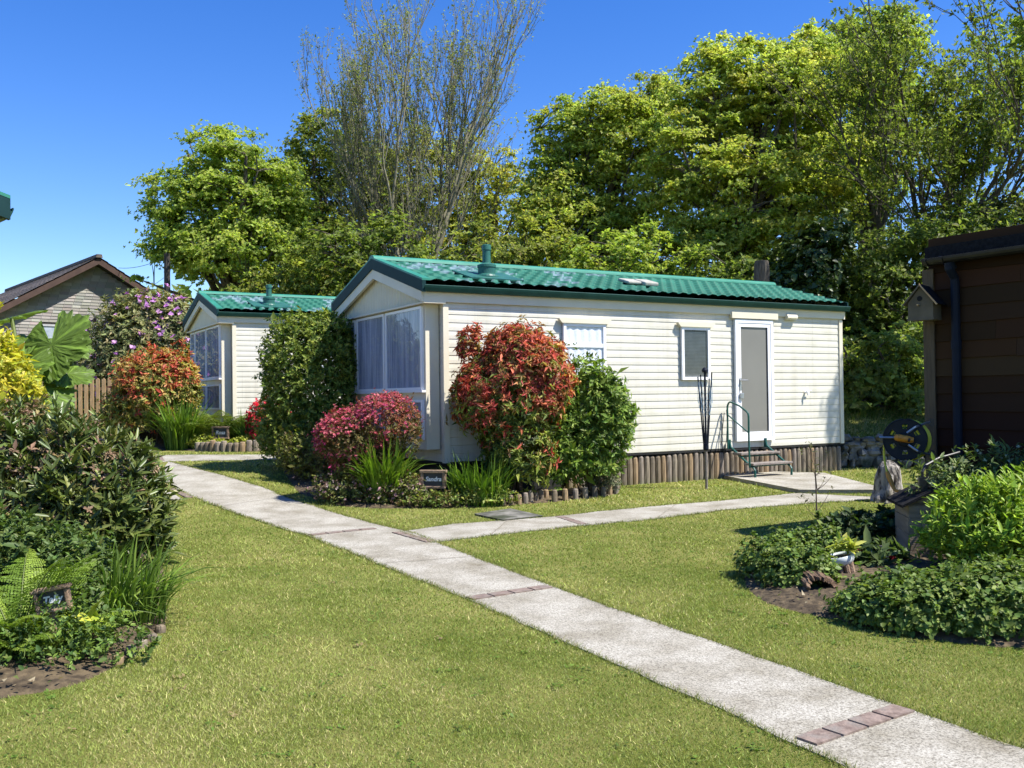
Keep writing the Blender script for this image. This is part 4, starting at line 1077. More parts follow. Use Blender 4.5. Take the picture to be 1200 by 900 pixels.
# ---- hose reel on the shed end
p = at(1059.5, 514.5, 8.5); hr = thing('hose_reel', 'dark grey hose reel with yellow hose mounted on the shed end', 'hose reel', (p[0]+.01, p[1], p[2]), -.42); hr.scale = (.9, .9, .9)
def reel_disc(y, th):
    mb = MB(); NA, NR = 72, 12; r0, r1 = .012, .198; hole = lambda r, a: any(((r*math.cos(a)-.128*math.cos(h))**2/.024**2+(r*math.sin(a)-.128*math.sin(h))**2/.024**2) < 1 for h in [k*PI/3+PI/6 for k in range(6)])
    rs = np.linspace(r0, r1, NR+1)
    for s_, yy in ((0, y), (1, y+th)):
        vs = [(r*math.cos(2*PI*k/NA), yy+(.012 if r < .06 else 0)*(-1 if s_ == 0 else 1), r*math.sin(2*PI*k/NA)) for r in rs for k in range(NA)]
        fs = [(i*NA+k, i*NA+(k+1) % NA, (i+1)*NA+(k+1) % NA, (i+1)*NA+k) for i in range(NR) for k in range(NA) if not hole((rs[i]+rs[i+1])/2, 2*PI*(k+.5)/NA)]
        mb.add(vs, fs)
    mb.tube([(.198*math.cos(a), y+th/2, .198*math.sin(a)) for a in np.linspace(0, 2*PI, 49)], .009, 8, cap=False)
    return mb
reel_disc(-.10, .008).build('reel_disc', M['reel'], hr); 
mb = MB(); mb.tube([(0, -.09, 0), (0, .11, 0)], .06, 18); mb.build('drum', M['reel'], hr)
mb = MB()
for ly, r in [(y_, r_) for r_ in (.10, .135, .168) for y_ in np.linspace(-.078, .055, 8)]:
    mb.tube([(r*math.cos(a), ly, r*math.sin(a)) for a in np.linspace(0, 2*PI, 41)], .0095, 6, cap=False)
for r, ox, ly in ((.188, .012, -.04), (.192, .020, -.01), (.194, .024, .02), (.194, .030, .04), (.190, .036, .05), (.194, .034, .07), (.196, .036, .09), (.192, .040, .10), (.188, .030, .03), (.190, .026, .0)):
    mb.tube([(ox+r*math.cos(a), ly, r*math.sin(a)-.012) for a in np.linspace(0, 2*PI, 41)], .0095, 6, cap=False)
mb.tube([(-.188, -.03, .0), (-.196, -.04, -.08), (-.196, -.06, -.16), (-.185, -.09, -.24), (-.168, -.12, -.32)], .0105, 8)
mb.build('hose', M['hose'], hr)
mb = MB(); mb.tube([(-.085, -.125, .022), (-.06, -.135, .02), (.04, -.135, .0), (.075, -.125, -.004)], [.03, .036, .034, .026], 12); mb.build('crank_handle', M['orange'], hr)
mb = MB(); mb.tube([(.03, -.168, .0), (.05, -.168, -.006)], .018, 12); mb.build('crank_knob', M['black_metal'], hr)
mb = MB()
mb.tube([(-.235, -.12, .02), (-.08, -.12, .02)], .010, 8); mb.tube([(.02, -.13, .065), (.10, -.13, .125), (.20, .0, .16), (.235, .06, .165)], .0125, 8); mb.tube([(.03, -.13, -.05), (.11, -.13, -.11), (.20, .0, -.145), (.235, .06, -.15)], .0125, 8)
mb.build('bracket', M['metal'], hr)
for z_ in (.13, -.185):
    mb = MB(); mb.box(.225, .265, .03, .09, z_, z_+.07); mb.build('wall_plate', M['black_metal'], hr)
mb = MB(); mb.tube([(-.168, -.12, -.32), (-.15, -.14, -.37), (-.115, -.17, -.455), (-.095, -.2, -.49)], [.016, .024, .02, .016], 10); mb.build('hose_connector', M['orange'], hr)
mb = MB(); mb.tube([(-.095, -.2, -.49), (-.05, -.23, -.50), (.0, -.25, -.50)], .016, 8); mb.build('hose_end', M['orange'], hr)

# ---- boarded well box with a standpipe
p = at(1082, 640, 7.55); wb = thing('boarded_pump_box', 'small boarded box with pitched felt roof and tap pipe beside bright green plant', 'garden box', (p[0]+.10, p[1], 0), -.18)
mb = MB()
for i in range(4): z = .0+i*.125; mb.prism([(-.25, z), (.25, z), (.25, z+.12), (-.25, z+.12)], (-.262+i*.004, -.246+i*.004), axis=1)
mb.box(-.245, .245, -.245, .245, 0, .47)
mb.prism([(-.25, .47), (.25, .47), (0, .60)], (-.25, .245), axis=1)
for sx in (-1, 1):
    for i in range(4): z = i*.125; mb.box(sx*.246-.008, sx*.246+.008, -.24, .24, z, z+.12)
mb.build('boarded_body', M['box_wood'], wb)
mb = MB(); mb.prism([(-.31, .455), (0, .615), (.31, .455), (.31, .475), (0, .64), (-.31, .475)], (-.30, .28), axis=1); mb.build('roof', M['felt'], wb)
mb = MB(); mb.box(-.16, -.10, -.20, -.14, .57, .68); mb.tube([(-.13, -.17, .67), (-.13, -.17, .72), (-.10, -.14, .77), (.02, -.05, .82), (.2, .05, .86)], .011, 8); mb.build('standpipe', M['black_metal'], wb)

# ---- driftwood stump
def lumpy(name, m, parent, prof, n, seed, amp, holes=0):
    nz = Noise3(seed); vs = []
    for r, z in prof:
        for k in range(n):
            a = 2*PI*k/n; d = np.array([[math.cos(a), math.sin(a), z*2.2]])
            rr = r*(1+amp*float(nz(d, 2.2)[0])+amp*.5*float(nz(d+9, 5.5)[0])); vs.append((rr*math.cos(a), rr*math.sin(a), z+amp*.12*float(nz(d+4, 3)[0])))
    mb = MB(); q = len(prof)
    mb.add(vs, [(i*n+k, i*n+(k+1) % n, (i+1)*n+(k+1) % n, (i+1)*n+k) for i in range(q-1) for k in range(n)]+[tuple((q-1)*n+k for k in range(n))])
    return mb.build(name, m, parent, smooth=False)
p = gp(1042, 588); du = thing('driftwood_stump', 'bleached grey driftwood stump on the lawn in front of stone wall', 'stump', (p[0], p[1], 0), .4); du.scale = (.82, .82, .78)
lumpy('stump_wood', M['drift'], du, [(.24, -.03), (.23, .05), (.19, .15), (.17, .27), (.165, .38), (.15, .48), (.13, .56), (.08, .62), (.03, .64)], 40, 5, .30)
mb = MB(); mb.tube([(.06, -.14, -.02), (.03, -.17, .22), (.06, -.13, .44), (.02, -.08, .60)], [.06, .045, .04, .02], 8); mb.tube([(-.13, -.10, -.02), (-.12, -.13, .2), (-.05, -.12, .40), (-.10, -.04, .58)], [.06, .045, .035, .02], 8); mb.tube([(.19, -.05, -.02), (.15, -.08, .2), (.13, -.05, .42)], [.06, .04, .025], 8)
mb.build('root_rib', M['drift'], du)

# ---- pale basin on a stump and the hollow log
p = at(989, 668, 6.75); ba = thing('planted_basin', 'pale-rimmed basin on rough wooden stakes with small yellow-green plant', 'planter', (p[0], p[1], .06)); ba.scale = (.56, .56, .75); ba.rotation_euler = (.0, -.22, 0)
mb = MB(); mb.lathe([(.13, .10), (.16, .125), (.175, .15), (.175, .185), (.16, .19), (.15, .17)], 28); mb.f = mb.f[:-1]; mb.build('basin_bowl', M['basin'], ba, smooth=True)
mb = MB()
for i in range(9): a = 2*PI*i/9; mb.tube([(.11*math.cos(a), .11*math.sin(a), -.05), (.115*math.cos(a), .115*math.sin(a), .12)], .036, 7)
mb.build('stake', M['sign_wood'], ba)
mb = MB(); mb.lathe([(.152, .162), (.10, .172), (.0, .178)], 20); mb.build('compost', M['soil'], ba)
p = gp(962, 706); ho = thing('hollow_log', 'short rotten hollow log lying open between two green ground-cover clumps', 'log', (p[0]+.02, p[1]+.13, .0), -.10); ho.scale = (.55, .8, .66)
mb = MB(); n = 64; nz = Noise3(3); vs = []; rgl = np.random.default_rng(6)
for (r, y) in ((.14, .2), (.15, .05), (.145, -.12), (.11, -.13), (.10, .0), (.09, .15)):
    for k in range(n):
        a = 2*PI*k/n; rr = r*(1+.16*float(nz(np.array([[math.cos(a), math.sin(a), y]]), 3)[0])+.07*float(nz(np.array([[math.cos(a)*3, math.sin(a)*3, y]]), 6)[0])+rgl.normal(0, .03)); vs.append((rr*math.cos(a)*1.25, y+.05*float(nz(np.array([[math.cos(a)*2, math.sin(a)*2, 1]]), 4)[0]), max(-.02, .10+rr*math.sin(a))))
mb.add(vs, [(i*n+k, i*n+(k+1) % n, (i+1)*n+(k+1) % n, (i+1)*n+k) for i in range(5) for k in range(n)]); mb.build('bark_shell', M['rot'], ho)

# ---- dry stone wall
sw = MB(); rg = np.random.default_rng(9); nz = Noise3(12)
x = 4.6
rows = [(.0, .15), (.12, .13), (.22, .12), (.31, .11), (.39, .1), (.46, .09)]
for z, hh in rows:
    x = 5.15
    while x < 10.2:
        w_ = rg.uniform(.07, .30); yy = 17.0-.05*(x-5.7)
        d = rg.uniform(.18, .26); hgt_ = hh*rg.uniform(.8, 1.6); c = np.array([x+w_/2, yy+.05+rg.uniform(-.03, .03), z+hgt_/2])
        vs = []; 
        for iz in (-1, -.45, .45, 1):
            for k in range(10):
                a = 2*PI*k/10; s = 1 if abs(iz) < .9 else .62
                q = np.array([np.sign(math.cos(a))*abs(math.cos(a))**.6*w_*.52*s, np.sign(math.sin(a))*abs(math.sin(a))**.6*d*.5*s, iz*hgt_*.5]); q = q*(1+rg.normal(0, .13)); vs.append(c+q)
        sw.add(vs, [(i*10+k, i*10+(k+1) % 10, (i+1)*10+(k+1) % 10, (i+1)*10+k) for i in range(3) for k in range(10)]+[tuple(30+k for k in range(10)), tuple(9-k for k in range(10))])
        x += w_+rg.uniform(.0, .03)
tag(sw.build('dry_stone_wall', M['stone']), 'low dry stone wall holding the grassy bank behind the lawn', 'stone wall')

# ---- picket fence
pf = thing('picket_fence', 'light brown timber picket fence behind the left shrubs', 'fence', (-8.1, 21.05, .80))
for i in range(26):
    mb = MB(); x = -.13*i; hh = 1.08+random.uniform(-.015, .015)
    mb.prism([(x-.04, -.1), (x+.04, -.1), (x+.04, hh-.03), (x, hh), (x-.04, hh-.03)], (-.035, -.015), axis=1); mb.build('picket', M['fence'], pf)
for z in (.22, .80):
    mb = MB(); mb.box(-3.4, .1, -.014, .025, z, z+.075); mb.build('rail', M['fence'], pf)
for x in (-.52, -2.4):
    mb = MB(); mb.box(x-.05, x+.05, -.10, -.036, -.2, 1.0); mb.build('post', M['fence'], pf)

# ---- slate-hung bungalow
GX = np.array([.76, .65]); GR = np.array([-.65, .76]); AP = np.array([-15.75, 36.0])
bg = thing('bungalow', 'grey slate-hung bungalow gable with brown bargeboards and tiled roof', 'bungalow', (AP[0], AP[1], 0), math.atan2(GX[1], GX[0]))
HW, ZA, SLP, BL = 4.4, 6.75, .60, 13.0; ZG = 1.2
mb = MB(); rg = np.random.default_rng(2)
z = ZG; r_ = 0
while z < ZA-.25:
    half = min(HW, (ZA-.22-z)/SLP); x = -half - (0 if r_ % 2 else .15)
    while x < half:
        b = min(x+.3, half); a = max(x, -half)
        if b-a > .02 and not (-1.95 < (a+b)/2 < -.75 and 3.0 < z < 4.2):
            base = np.array([.26, .245, .215])*np.exp(rg.normal(0, .13)); zt = min(z+.125, ZA-.2)
            ta = min(zt, ZA-.2-abs(a)*SLP); tb = min(zt, ZA-.2-abs(b)*SLP)
            mb.add([(a+.003, .0, z), (b-.003, .0, z), (b-.003, .02, max(tb, z)), (a+.003, .02, max(ta, z))], [(0, 1, 2, 3)], tuple(base*(1+rg.normal(0, .03, 3))))
        x += .3
    z += .115; r_ += 1
dk = (.05, .045, .04)
mb.add([(-HW, .03, ZG), (HW, .03, ZG), (HW, .03, ZA-HW*SLP-.2), (0, .03, ZA-.2), (-HW, .03, ZA-HW*SLP-.2)], [(0, 1, 2, 3, 4)], dk)
for s in (-1, 1): mb.add([(s*HW, .03, ZG), (s*HW, BL, ZG), (s*HW, BL, ZA-HW*SLP-.2), (s*HW, .03, ZA-HW*SLP-.2)], [(0, 1, 2, 3)], (.27, .25, .21))
mb.add([(-HW, BL, ZG), (HW, BL, ZG), (HW, BL, ZA-HW*SLP-.2), (0, BL, ZA-.2), (-HW, BL, ZA-HW*SLP-.2)], [(0, 1, 2, 3, 4)], (.27, .25, .21))
mb.build('wall', M['hung'], bg, colors=True)
mb = MB()
for s in (-1, 1):
    for k in range(16):
        a, b = k*(HW+.45)/16, (k+1)*(HW+.45)/16+.03; za, zb = ZA-a*SLP+.035, ZA-b*SLP+.06
        n = 48; ys = np.linspace(-.55, BL+.4, n); vs = []
        for i, y in enumerate(ys): wv = .03*math.sin(i*PI/1.0*.5*2.0+k) if i % 2 else -.015; vs += [(s*a, y, za+wv*.4), (s*b, y, zb+wv*.4), (s*b, y, zb-.05)]
        mb.add(vs, [(3*i+q, 3*i+3+q, 3*i+4+q, 3*i+1+q) for i in range(n-1) for q in (0, 1)])
rf = mb.build('roof', M['tile'], bg)
mb = MB(); mb.prism([(-.12, ZA+.0), (.12, ZA+.0), (.09, ZA+.12), (-.09, ZA+.12)], (-.6, BL+.4), axis=1); mb.build('ridge_tile', M['tile'], rf)
mb = MB()
for s in (-1, 1):
    P = [(0, ZA-.01), (s*(HW+.4), ZA-.01-(HW+.4)*SLP), (s*(HW+.4), ZA-.24-(HW+.4)*SLP), (0, ZA-.24)]; mb.prism(P, (-.52, -.47), axis=1)
mb.build('bargeboard', M['barge'], bg)
mb = MB(); mb.add([(0, -.48, ZA-.2), (HW+.4, -.48, ZA-.2-(HW+.4)*SLP), (HW+.4, .03, ZA-.2-(HW+.4)*SLP), (0, .03, ZA-.2), (-HW-.4, -.48, ZA-.2-(HW+.4)*SLP), (-HW-.4, .03, ZA-.2-(HW+.4)*SLP)], [(0, 1, 2, 3), (0, 3, 5, 4)]); mb.build('soffit', M['dark'], bg)
f = MB(); frame_mb(f, -1.95, -.75, 3.05, 4.22, -.05, .02, .07, None); f.box(-1.38, -1.32, -.045, .02, 3.12, 4.15); wn = f.build('window', pmat('dull_white', (.40, .40, .40), (.46, .46, .46), 4, .5), bg)
f = MB(); f.box(-1.89, -.81, -.02, .01, 3.11, 4.16); f.build('pane', pmat('far_window', (.25, .30, .36), (.45, .5, .55), 3, .1), wn)

# ---- utility pole with two wires
p = at(196, 345, 30.5); up_ = thing('utility_pole', 'dark timber utility pole behind the rhododendron and bungalow', 'utility pole', (p[0], p[1], gz(p[0], p[1])))
zt = at(196, 297, 30.5)[2]-gz(p[0], p[1])
mb = MB(); mb.tube([(0, 0, -.2), (0, 0, zt)], [.12, .09], 10); mb.build('pole', M['pole'], up_)
for (px_, py_, Y_, z_) in ((139, 314, 36.5, -.1), (150, 345, 36.8, -.7)):
    q = at(px_, py_, Y_)-np.array([p[0], p[1], gz(p[0], p[1])]); a = np.array([0, 0, zt+z_]); mb = MB()
    mb.tube([a*(1-t)+q*t-np.array([0, 0, .5*t*(1-t)]) for t in np.linspace(0, 1, 10)], .009, 4); mb.build('wire', M['black_metal'], up_)
# ================================================================== PLANTS
def xy(px, py, Y): p = at(px, py, Y); return (float(p[0]), float(p[1]))
def by_height(low, high, z0, z1, noise=.25):
    lo, hi = np.array(low, float), np.array(high, float)
    def f(P, N, rg):
        w = np.clip((P[:, 2]-z0)/(z1-z0) + rg.normal(0, noise, len(P)) + .25*np.sin(P[:, 0]*7+P[:, 1]*5), 0, 1) > .5
        n = len(P); return np.where(w[:, None], hi[rg.integers(0, len(hi), n)], lo[rg.integers(0, len(lo), n)])
    return f
def pick(*cols):
    c = np.array(cols, float)
    return lambda P, N, rg: c[rg.integers(0, len(c), len(P))]

# -- bed of the main caravan
bush('pillar_shrub', 'tall clipped green shrub like a pillar beside the bay window', 'shrub', xy(369, 550, 15.1),
     [(-.05, 0, 1.2, .66, .6, 1.15), (.2, -.05, 1.8, .46, .45, .64), (-.3, 0, 1.65, .44, .45, .74), (-.1, 0, .6, .70, .6, .6), (.55, .35, 1.65, .3, .35, .75)], 6500, 6, .052, .024,
     pick((.12, .18, .026), (.20, .25, .036), (.09, .135, .022), (.26, .30, .055)), 1, 'leaf', seg=.07, amp=.16, freq=3.2, stems=12, inner=.25, rin=.75)
bush('pink_azalea', 'low rounded shrub covered in dusky pink new growth in front of the bay window', 'shrub', xy(432, 580, 12.2),
     [(.24, 0, .98, .40, .42, .33), (-.20, 0, .80, .38, .42, .30), (.0, .05, .50, .42, .4, .34), (.44, .05, .80, .20, .25, .32), (-.42, .0, .72, .20, .3, .22)], 4200, 6, .026, .012,
     by_height([(.10, .09, .022), (.13, .12, .03), (.09, .06, .022), (.16, .13, .05)], [(.26, .07, .045), (.20, .10, .04)], .75, 1.2), 2, amp=.14, freq=4, stems=9, axis_up=.6,
     blossom=(2600, 5, .026, .017, [(.46, .07, .10), (.52, .12, .15), (.38, .06, .07), (.50, .17, .17), (.46, .06, .15)], lambda P, N, rg: np.clip((N[:, 2]*.9+N[:, 0]*-.65-.12)*1.5, .04, 1)*(.55+.45*np.sin(P[:, 0]*14+P[:, 2]*11)*np.sin(P[:, 1]*12+1))))
bush('bronze_shrub', 'small loose bronze-green shrub at the left tip of the bed', 'shrub', xy(356, 572, 14.0),
     [(0, 0, .32, .36, .32, .34), (.35, -.2, .26, .36, .3, .28)], 1000, 6, .04, .018, pick((.12, .13, .03), (.17, .17, .04), (.20, .24, .04), (.10, .08, .03)), 3, stems=6, axis_up=.8, amp=.25)
blades('crocosmia_clump', 'arching bright green strap-leaved clump below the dusky pink shrub, left of the slate sign', 'strap-leaved plant', xy(450, 587, 11.95), 420, .92, .03, .42,
       [(.12, .21, .02), (.19, .29, .03), (.08, .15, .02)], 1, .62, 'strap-leaved clumps in the beds')
blades('crocosmia_clump', 'strap-leaved clump right of the slate sign under the red-topped shrub', 'strap-leaved plant', xy(562, 588, 12.0), 420, .70, .028, .36,
       [(.10, .19, .02), (.17, .27, .03), (.06, .12, .02)], 2, .62, 'strap-leaved clumps in the beds', spreadbase=.36)
for i, (px, Y, sc, lb_) in enumerate([(412, 12.0, 1.0, 'pinkish heathy ground cover below the dusky pink shrub'), (455, 11.85, .72, 'low pale pink flowered cover in front of the strap leaves below the pink shrub')]):
    bush('flowering_cover', lb_, 'ground cover', xy(px, 592, Y), [(0, 0, .12, .42*sc, .26*sc, .24*sc), (.28, .0, .1, .26, .22, .22)], 1000, 6, .028, .017,
         pick((.09, .12, .03), (.15, .18, .045), (.12, .07, .05), (.25, .27, .07)), 10+i, stems=0, amp=.25, freq=5, axis_up=1,
         blossom=(150, 5, .022, .016, [(.52, .34, .32), (.42, .24, .24), (.55, .42, .38)], lambda P, N, rg: np.clip(N[:, 2]+.3, 0, 1)))
bush('leafy_cover', 'low green cover along the log edging right of the slate sign by the red-topped shrub', 'ground cover', xy(545, 593, 11.75), [(.02, .02, .05, .2, .14, .14), (.25, .05, .05, .26, .14, .16)], 520, 6, .036, .017,
     pick((.10, .15, .03), (.20, .25, .05), (.30, .32, .07)), 14, stems=0, amp=.25, freq=5, axis_up=1)
RED = [(.42, .075, .045), (.51, .14, .075), (.42, .13, .055), (.34, .045, .035), (.52, .28, .11), (.30, .20, .05), (.48, .11, .06), (.22, .22, .045)]
GRN = [(.09, .14, .025), (.13, .18, .03), (.06, .09, .02), (.30, .33, .06), (.26, .30, .05), (.17, .22, .035)]
bush('pieris_shrub', 'large shrub with red new leaves above and green leaves below against the cream wall', 'shrub', xy(603, 578, 12.42),
     [(0, 0, 1.35, .68, .55, .78), (-.38, -.02, 1.38, .36, .4, .50), (.34, -.05, 1.50, .38, .42, .58), (.05, -.05, .65, .46, .46, .62), (.05, 0, 1.85, .42, .4, .40), (-.58, .02, 1.98, .11, .11, .26)],
     4600, 8, .057, .0175, by_height(GRN, RED, .7, 1.5, .48), 4, spread=72, seg=.05, droop=.32, amp=.15, freq=3.4, stems=10, stem_r=.025, axis_up=.4, hi=False)
bush('weigela_shrub', 'green leafy shrub with a few pale pink flowers below the lace-curtained window', 'shrub', xy(690, 574, 12.85),
     [(-.02, 0, 1.18, .40, .36, .62), (.24, -.05, .98, .32, .32, .52), (-.30, -.1, .75, .30, .3, .55), (.05, -.1, .55, .40, .34, .42), (.40, -.1, 1.0, .16, .18, .26), (-.46, -.22, .85, .24, .2, .42), (-.40, -.2, .45, .26, .2, .36)], 2300, 7, .066, .027,
     pick((.13, .21, .03), (.18, .27, .04), (.09, .15, .025), (.24, .32, .06)), 5, spread=62, seg=.09, amp=.22, freq=3, stems=12, axis_up=.5, stem_r=.012, rin=.6,
     blossom=(26, 7, .04, .028, [(.72, .5, .54), (.6, .36, .42)], lambda P, N, rg: np.full(len(P), .03)))
bush('grey_shrub', 'small fine grey-green shrub at the end of the log-edged bed', 'shrub', xy(706, 579, 13.05), [(0, 0, .2, .2, .18, .24)], 700, 6, .024, .012, pick((.12, .145, .075), (.17, .19, .11), (.09, .11, .06)), 6, stems=3, amp=.2, freq=5)

bush('leafy_cover', 'low mixed green cover right below the slate sign between two strap-leaved clumps', 'ground cover', xy(505, 594, 11.62), [(-.16, 0, .03, .2, .1, .10), (.12, .0, .03, .2, .1, .11)], 420, 6, .03, .015,
     pick((.12, .18, .03), (.24, .28, .06), (.16, .12, .05)), 27, stems=0, amp=.25, freq=5, axis_up=1)
# -- bed of the next caravan
bush('photinia_shrub', 'rounded shrub with orange-red top and green base behind the picket fence end', 'shrub', xy(184, 520, 19.55),
     [(0, 0, 1.15, .80, .7, .78), (-.15, 0, .75, .86, .7, .72), (.3, 0, 1.25, .5, .5, .6)], 4200, 7, .07, .026,
     by_height([(.17, .20, .04), (.30, .30, .06), (.10, .12, .025), (.45, .32, .09)], [(.46, .10, .05), (.54, .20, .08), (.48, .32, .09), (.38, .06, .035), (.30, .28, .06)], .7, 1.7, .35), 7, spread=62, amp=.15, freq=2.6, stems=8)
blades('iris_clump', 'tall green iris-like clump at the left end of the far bed', 'strap-leaved plant', xy(213, 526, 18.95), 320, 1.25, .036, .55, [(.09, .17, .02), (.15, .24, .03)], 5, .6, 'strap-leaved clumps in the beds')
fern('fern', 'feathery green fern left of the small sign near the red azalea', xy(262, 523, 19.35), 19, 1.5, [(.13, .19, .03), (.18, .23, .045)], 1, 'ferns', rise=.95)
blades('grassy_clump', 'short grassy clump between the small sign and the red azalea', 'strap-leaved plant', xy(291, 525, 19.0), 160, .85, .03, .35, [(.07, .14, .02), (.10, .18, .03)], 6, .6, 'strap-leaved clumps in the beds')
bush('golden_cover', 'yellow-green ground cover spilling over the short log edging', 'ground cover', xy(262, 528, 18.72), [(-.36, 0, .10, .26, .2, .14), (.42, 0, .10, .2, .2, .10), (0, -.05, .06, .3, .16, .08)], 600, 6, .045, .03, pick((.32, .36, .05), (.42, .44, .09)), 8, stems=0, axis_up=1)
bush('red_azalea', 'small azalea covered in bright red flowers beside the green pillar shrub', 'shrub', xy(313, 527, 18.85), [(0, 0, .45, .38, .34, .45), (.2, 0, .25, .35, .3, .26)], 900, 6, .035, .016, pick((.08, .11, .03), (.12, .14, .04)), 9, stems=5,
     blossom=(260, 6, .045, .034, [(.62, .02, .035), (.70, .05, .07), (.55, .015, .03)], lambda P, N, rg: np.clip(N[:, 2]*.7+.45-N[:, 0]*.25, .1, 1)))
bush('rhododendron', 'big grey-green rhododendron with scattered mauve flowers in front of the bungalow', 'shrub', xy(166, 440, 26.0),
     [(0, 0, 1.55, 1.5, 1.3, 1.6), (-.85, 0, .9, 1.0, 1.0, 1.15), (.85, 0, 1.95, .95, .9, 1.25), (.2, 0, 2.3, 1.0, .9, 1.05)], 5200, 8, .11, .04,
     pick((.20, .22, .085), (.27, .28, .115), (.13, .15, .055), (.31, .27, .13)), 11, spread=68, seg=.08, amp=.12, freq=1.6, stems=10, stem_r=.04,
     blossom=(320, 8, .08, .06, [(.52, .25, .52), (.60, .34, .58), (.46, .18, .46)], lambda P, N, rg: np.where(rg.uniform(0, 1, len(P)) < .28+.3*(np.sin(P[:, 0]*3+P[:, 2]*4) > .3), 1, .0)))

# -- left bed
bush('yellow_shrub', 'golden-leaved shrub at the left edge beside the giant-leaved plant', 'shrub', xy(8, 480, 8.7),
     [(0, 0, 1.35, .32, .32, .55), (-.2, .1, 1.5, .38, .35, .58), (0, 0, .8, .4, .38, .6), (.12, -.05, .95, .22, .25, .35)], 1900, 7, .05, .021,
     pick((.42, .40, .03), (.52, .47, .05), (.30, .33, .03), (.58, .55, .12)), 12, seg=.06, amp=.2, freq=4, stems=6)
bush('dark_leaved_shrub', 'wide dark glossy-leaved shrub with brown seed heads in the left bed', 'shrub', xy(72, 640, 6.75),
     [(0.02, 0, .60, .55, .52, .56), (-.45, .1, .66, .6, .6, .58), (.36, -.02, .50, .32, .42, .46), (-.05, -.15, .42, .62, .5, .44), (.45, .0, .32, .22, .3, .32)], 3000, 9, .074, .0165,
     pick((.065, .095, .02), (.10, .13, .028), (.15, .175, .045), (.075, .105, .025), (.115, .15, .038)), 13, 'leaf_gloss', spread=42, seg=.12, hi=True, amp=.16, freq=3, stems=16, axis_up=1.0, inner=.35,
     blossom=(1100, 9, .034, .013, [(.27, .18, .11), (.36, .26, .17), (.20, .13, .08), (.27, .22, .09)], lambda P, N, rg: np.clip(N[:, 2]*2.2-.5, 0, 1)*.8))
fern('fern', 'upright bright fern at the left edge of the photo', xy(22, 765, 5.05), 12, .78, [(.17, .26, .03), (.23, .32, .045), (.13, .21, .025)], 2, 'ferns', rise=1.05, npin=44)
fern('fern', 'spreading fern arching over the tilted slate sign', xy(34, 768, 5.0), 16, .62, [(.16, .25, .03), (.22, .31, .045)], 3, 'ferns', rise=.72, npin=40)
blades('crocosmia_clump', 'dense dark strap-leaved clump leaning over the lawn in the left bed', 'strap-leaved plant', xy(140, 738, 5.75), 380, .60, .014, .4,
       [(.09, .16, .02), (.14, .23, .03), (.06, .11, .018), (.19, .27, .045)], 8, .95, 'strap-leaved clumps in the beds', spreadbase=.26, lean=(.35, -.15))
blades('crocosmia_clump', 'strap-leaved clump behind the tilted slate sign below the dark shrub', 'strap-leaved plant', xy(105, 712, 6.0), 200, .55, .016, .4,
       [(.09, .16, .02), (.14, .23, .03), (.06, .11, .018)], 9, .7, 'strap-leaved clumps in the beds', spreadbase=.25)
bush('sage_plant', 'grey-green leafy plant between the fern and the dark shrub', 'leafy plant', xy(70, 700, 5.62), [(0, 0, .26, .3, .25, .33), (-.3, 0, .28, .3, .25, .36), (.1, -.2, .16, .24, .2, .2)], 1500, 7, .032, .015,
     pick((.10, .155, .04), (.15, .21, .055), (.075, .12, .03)), 15, hi=True, stems=8, axis_up=1, amp=.2)
bush('small_weed_patch', 'low mixed green weeds along the soil edge under the ferns', 'ground cover', xy(44, 792, 4.75), [(-.25, 0, .06, .24, .16, .16), (.10, .06, .05, .2, .14, .14), (.32, .2, .05, .16, .14, .12), (.0, .2, .1, .3, .15, .2)], 620, 6, .022, .012,
     pick((.10, .16, .03), (.15, .22, .04), (.07, .12, .03)), 16, hi=True, stems=0, axis_up=1.2, amp=.3)
for i, (px, py, lb_) in enumerate([(110, 772, 'small bright yellow-green broad-leaved plant on the soil in front of the strap leaves'), (92, 752, 'tiny yellow-green seedling behind the bright broad-leaved plant')]):
    g = gp(px, py); bush('broad_leaved_plant', lb_, 'leafy plant', (g[0], g[1]), [(0, 0, .12-.03*i, .06, .06, .07)], 5, 5, .085, .04, pick((.28, .36, .03), (.36, .40, .05)), 17+i, hi=True, stems=3, axis_up=1.5, spread=70, inner=0, stem_r=.004)
g = gp(133, 662); bush('silver_seedling', 'pale silvery upright seedling among the dark strap leaves', 'leafy plant', (g[0]-.02, 5.55), [(0, 0, .46, .03, .03, .08)], 8, 5, .06, .014, pick((.25, .32, .16), (.3, .36, .2)), 19, hi=True, stems=2, axis_up=2, inner=0, stem_r=.005)

# -- giant rhubarb-like plant
def giant_leaf(seed, Rr):
    rg = np.random.default_rng(seed); mb = MB(); NA, NR = 84, 9; vs = []; C = []
    for i in range(NR+1):
        for k in range(NA+1):
            th = (k/NA-.5)*2*PI*.93; lob = .84+.16*abs(math.cos(th*3.3))**.7 + .04*math.sin(th*23) + .03*rg.normal()
            r = Rr*(i/NR)*(lob if i > NR*.5 else .86); rib = .034*Rr*(i/NR)*abs(math.sin(th*3.3)) + .012*Rr*math.sin(th*17)*(i/NR)
            vs.append((r*math.cos(th), r*math.sin(th), rib + .10*Rr*(i/NR)**2*-1+rg.normal(0, .014)*Rr*(i/NR)))
            g = np.array([.10, .16, .026])*np.exp(rg.normal(0, .14)); v = abs(math.cos(th*3.3)) > .985
            C.append(g*1.8 if v else g)
    mb.v = vs; mb.c = C; n = NA+1; mb.f = [(i*n+k, i*n+k+1, (i+1)*n+k+1, (i+1)*n+k) for i in range(NR) for k in range(NA)]; return mb
gb = xy(62, 500, 9.9); gun = thing('gunnera', 'giant-leaved gunnera plant beside the picket fence', 'plant', (gb[0], gb[1], gz(*gb)))
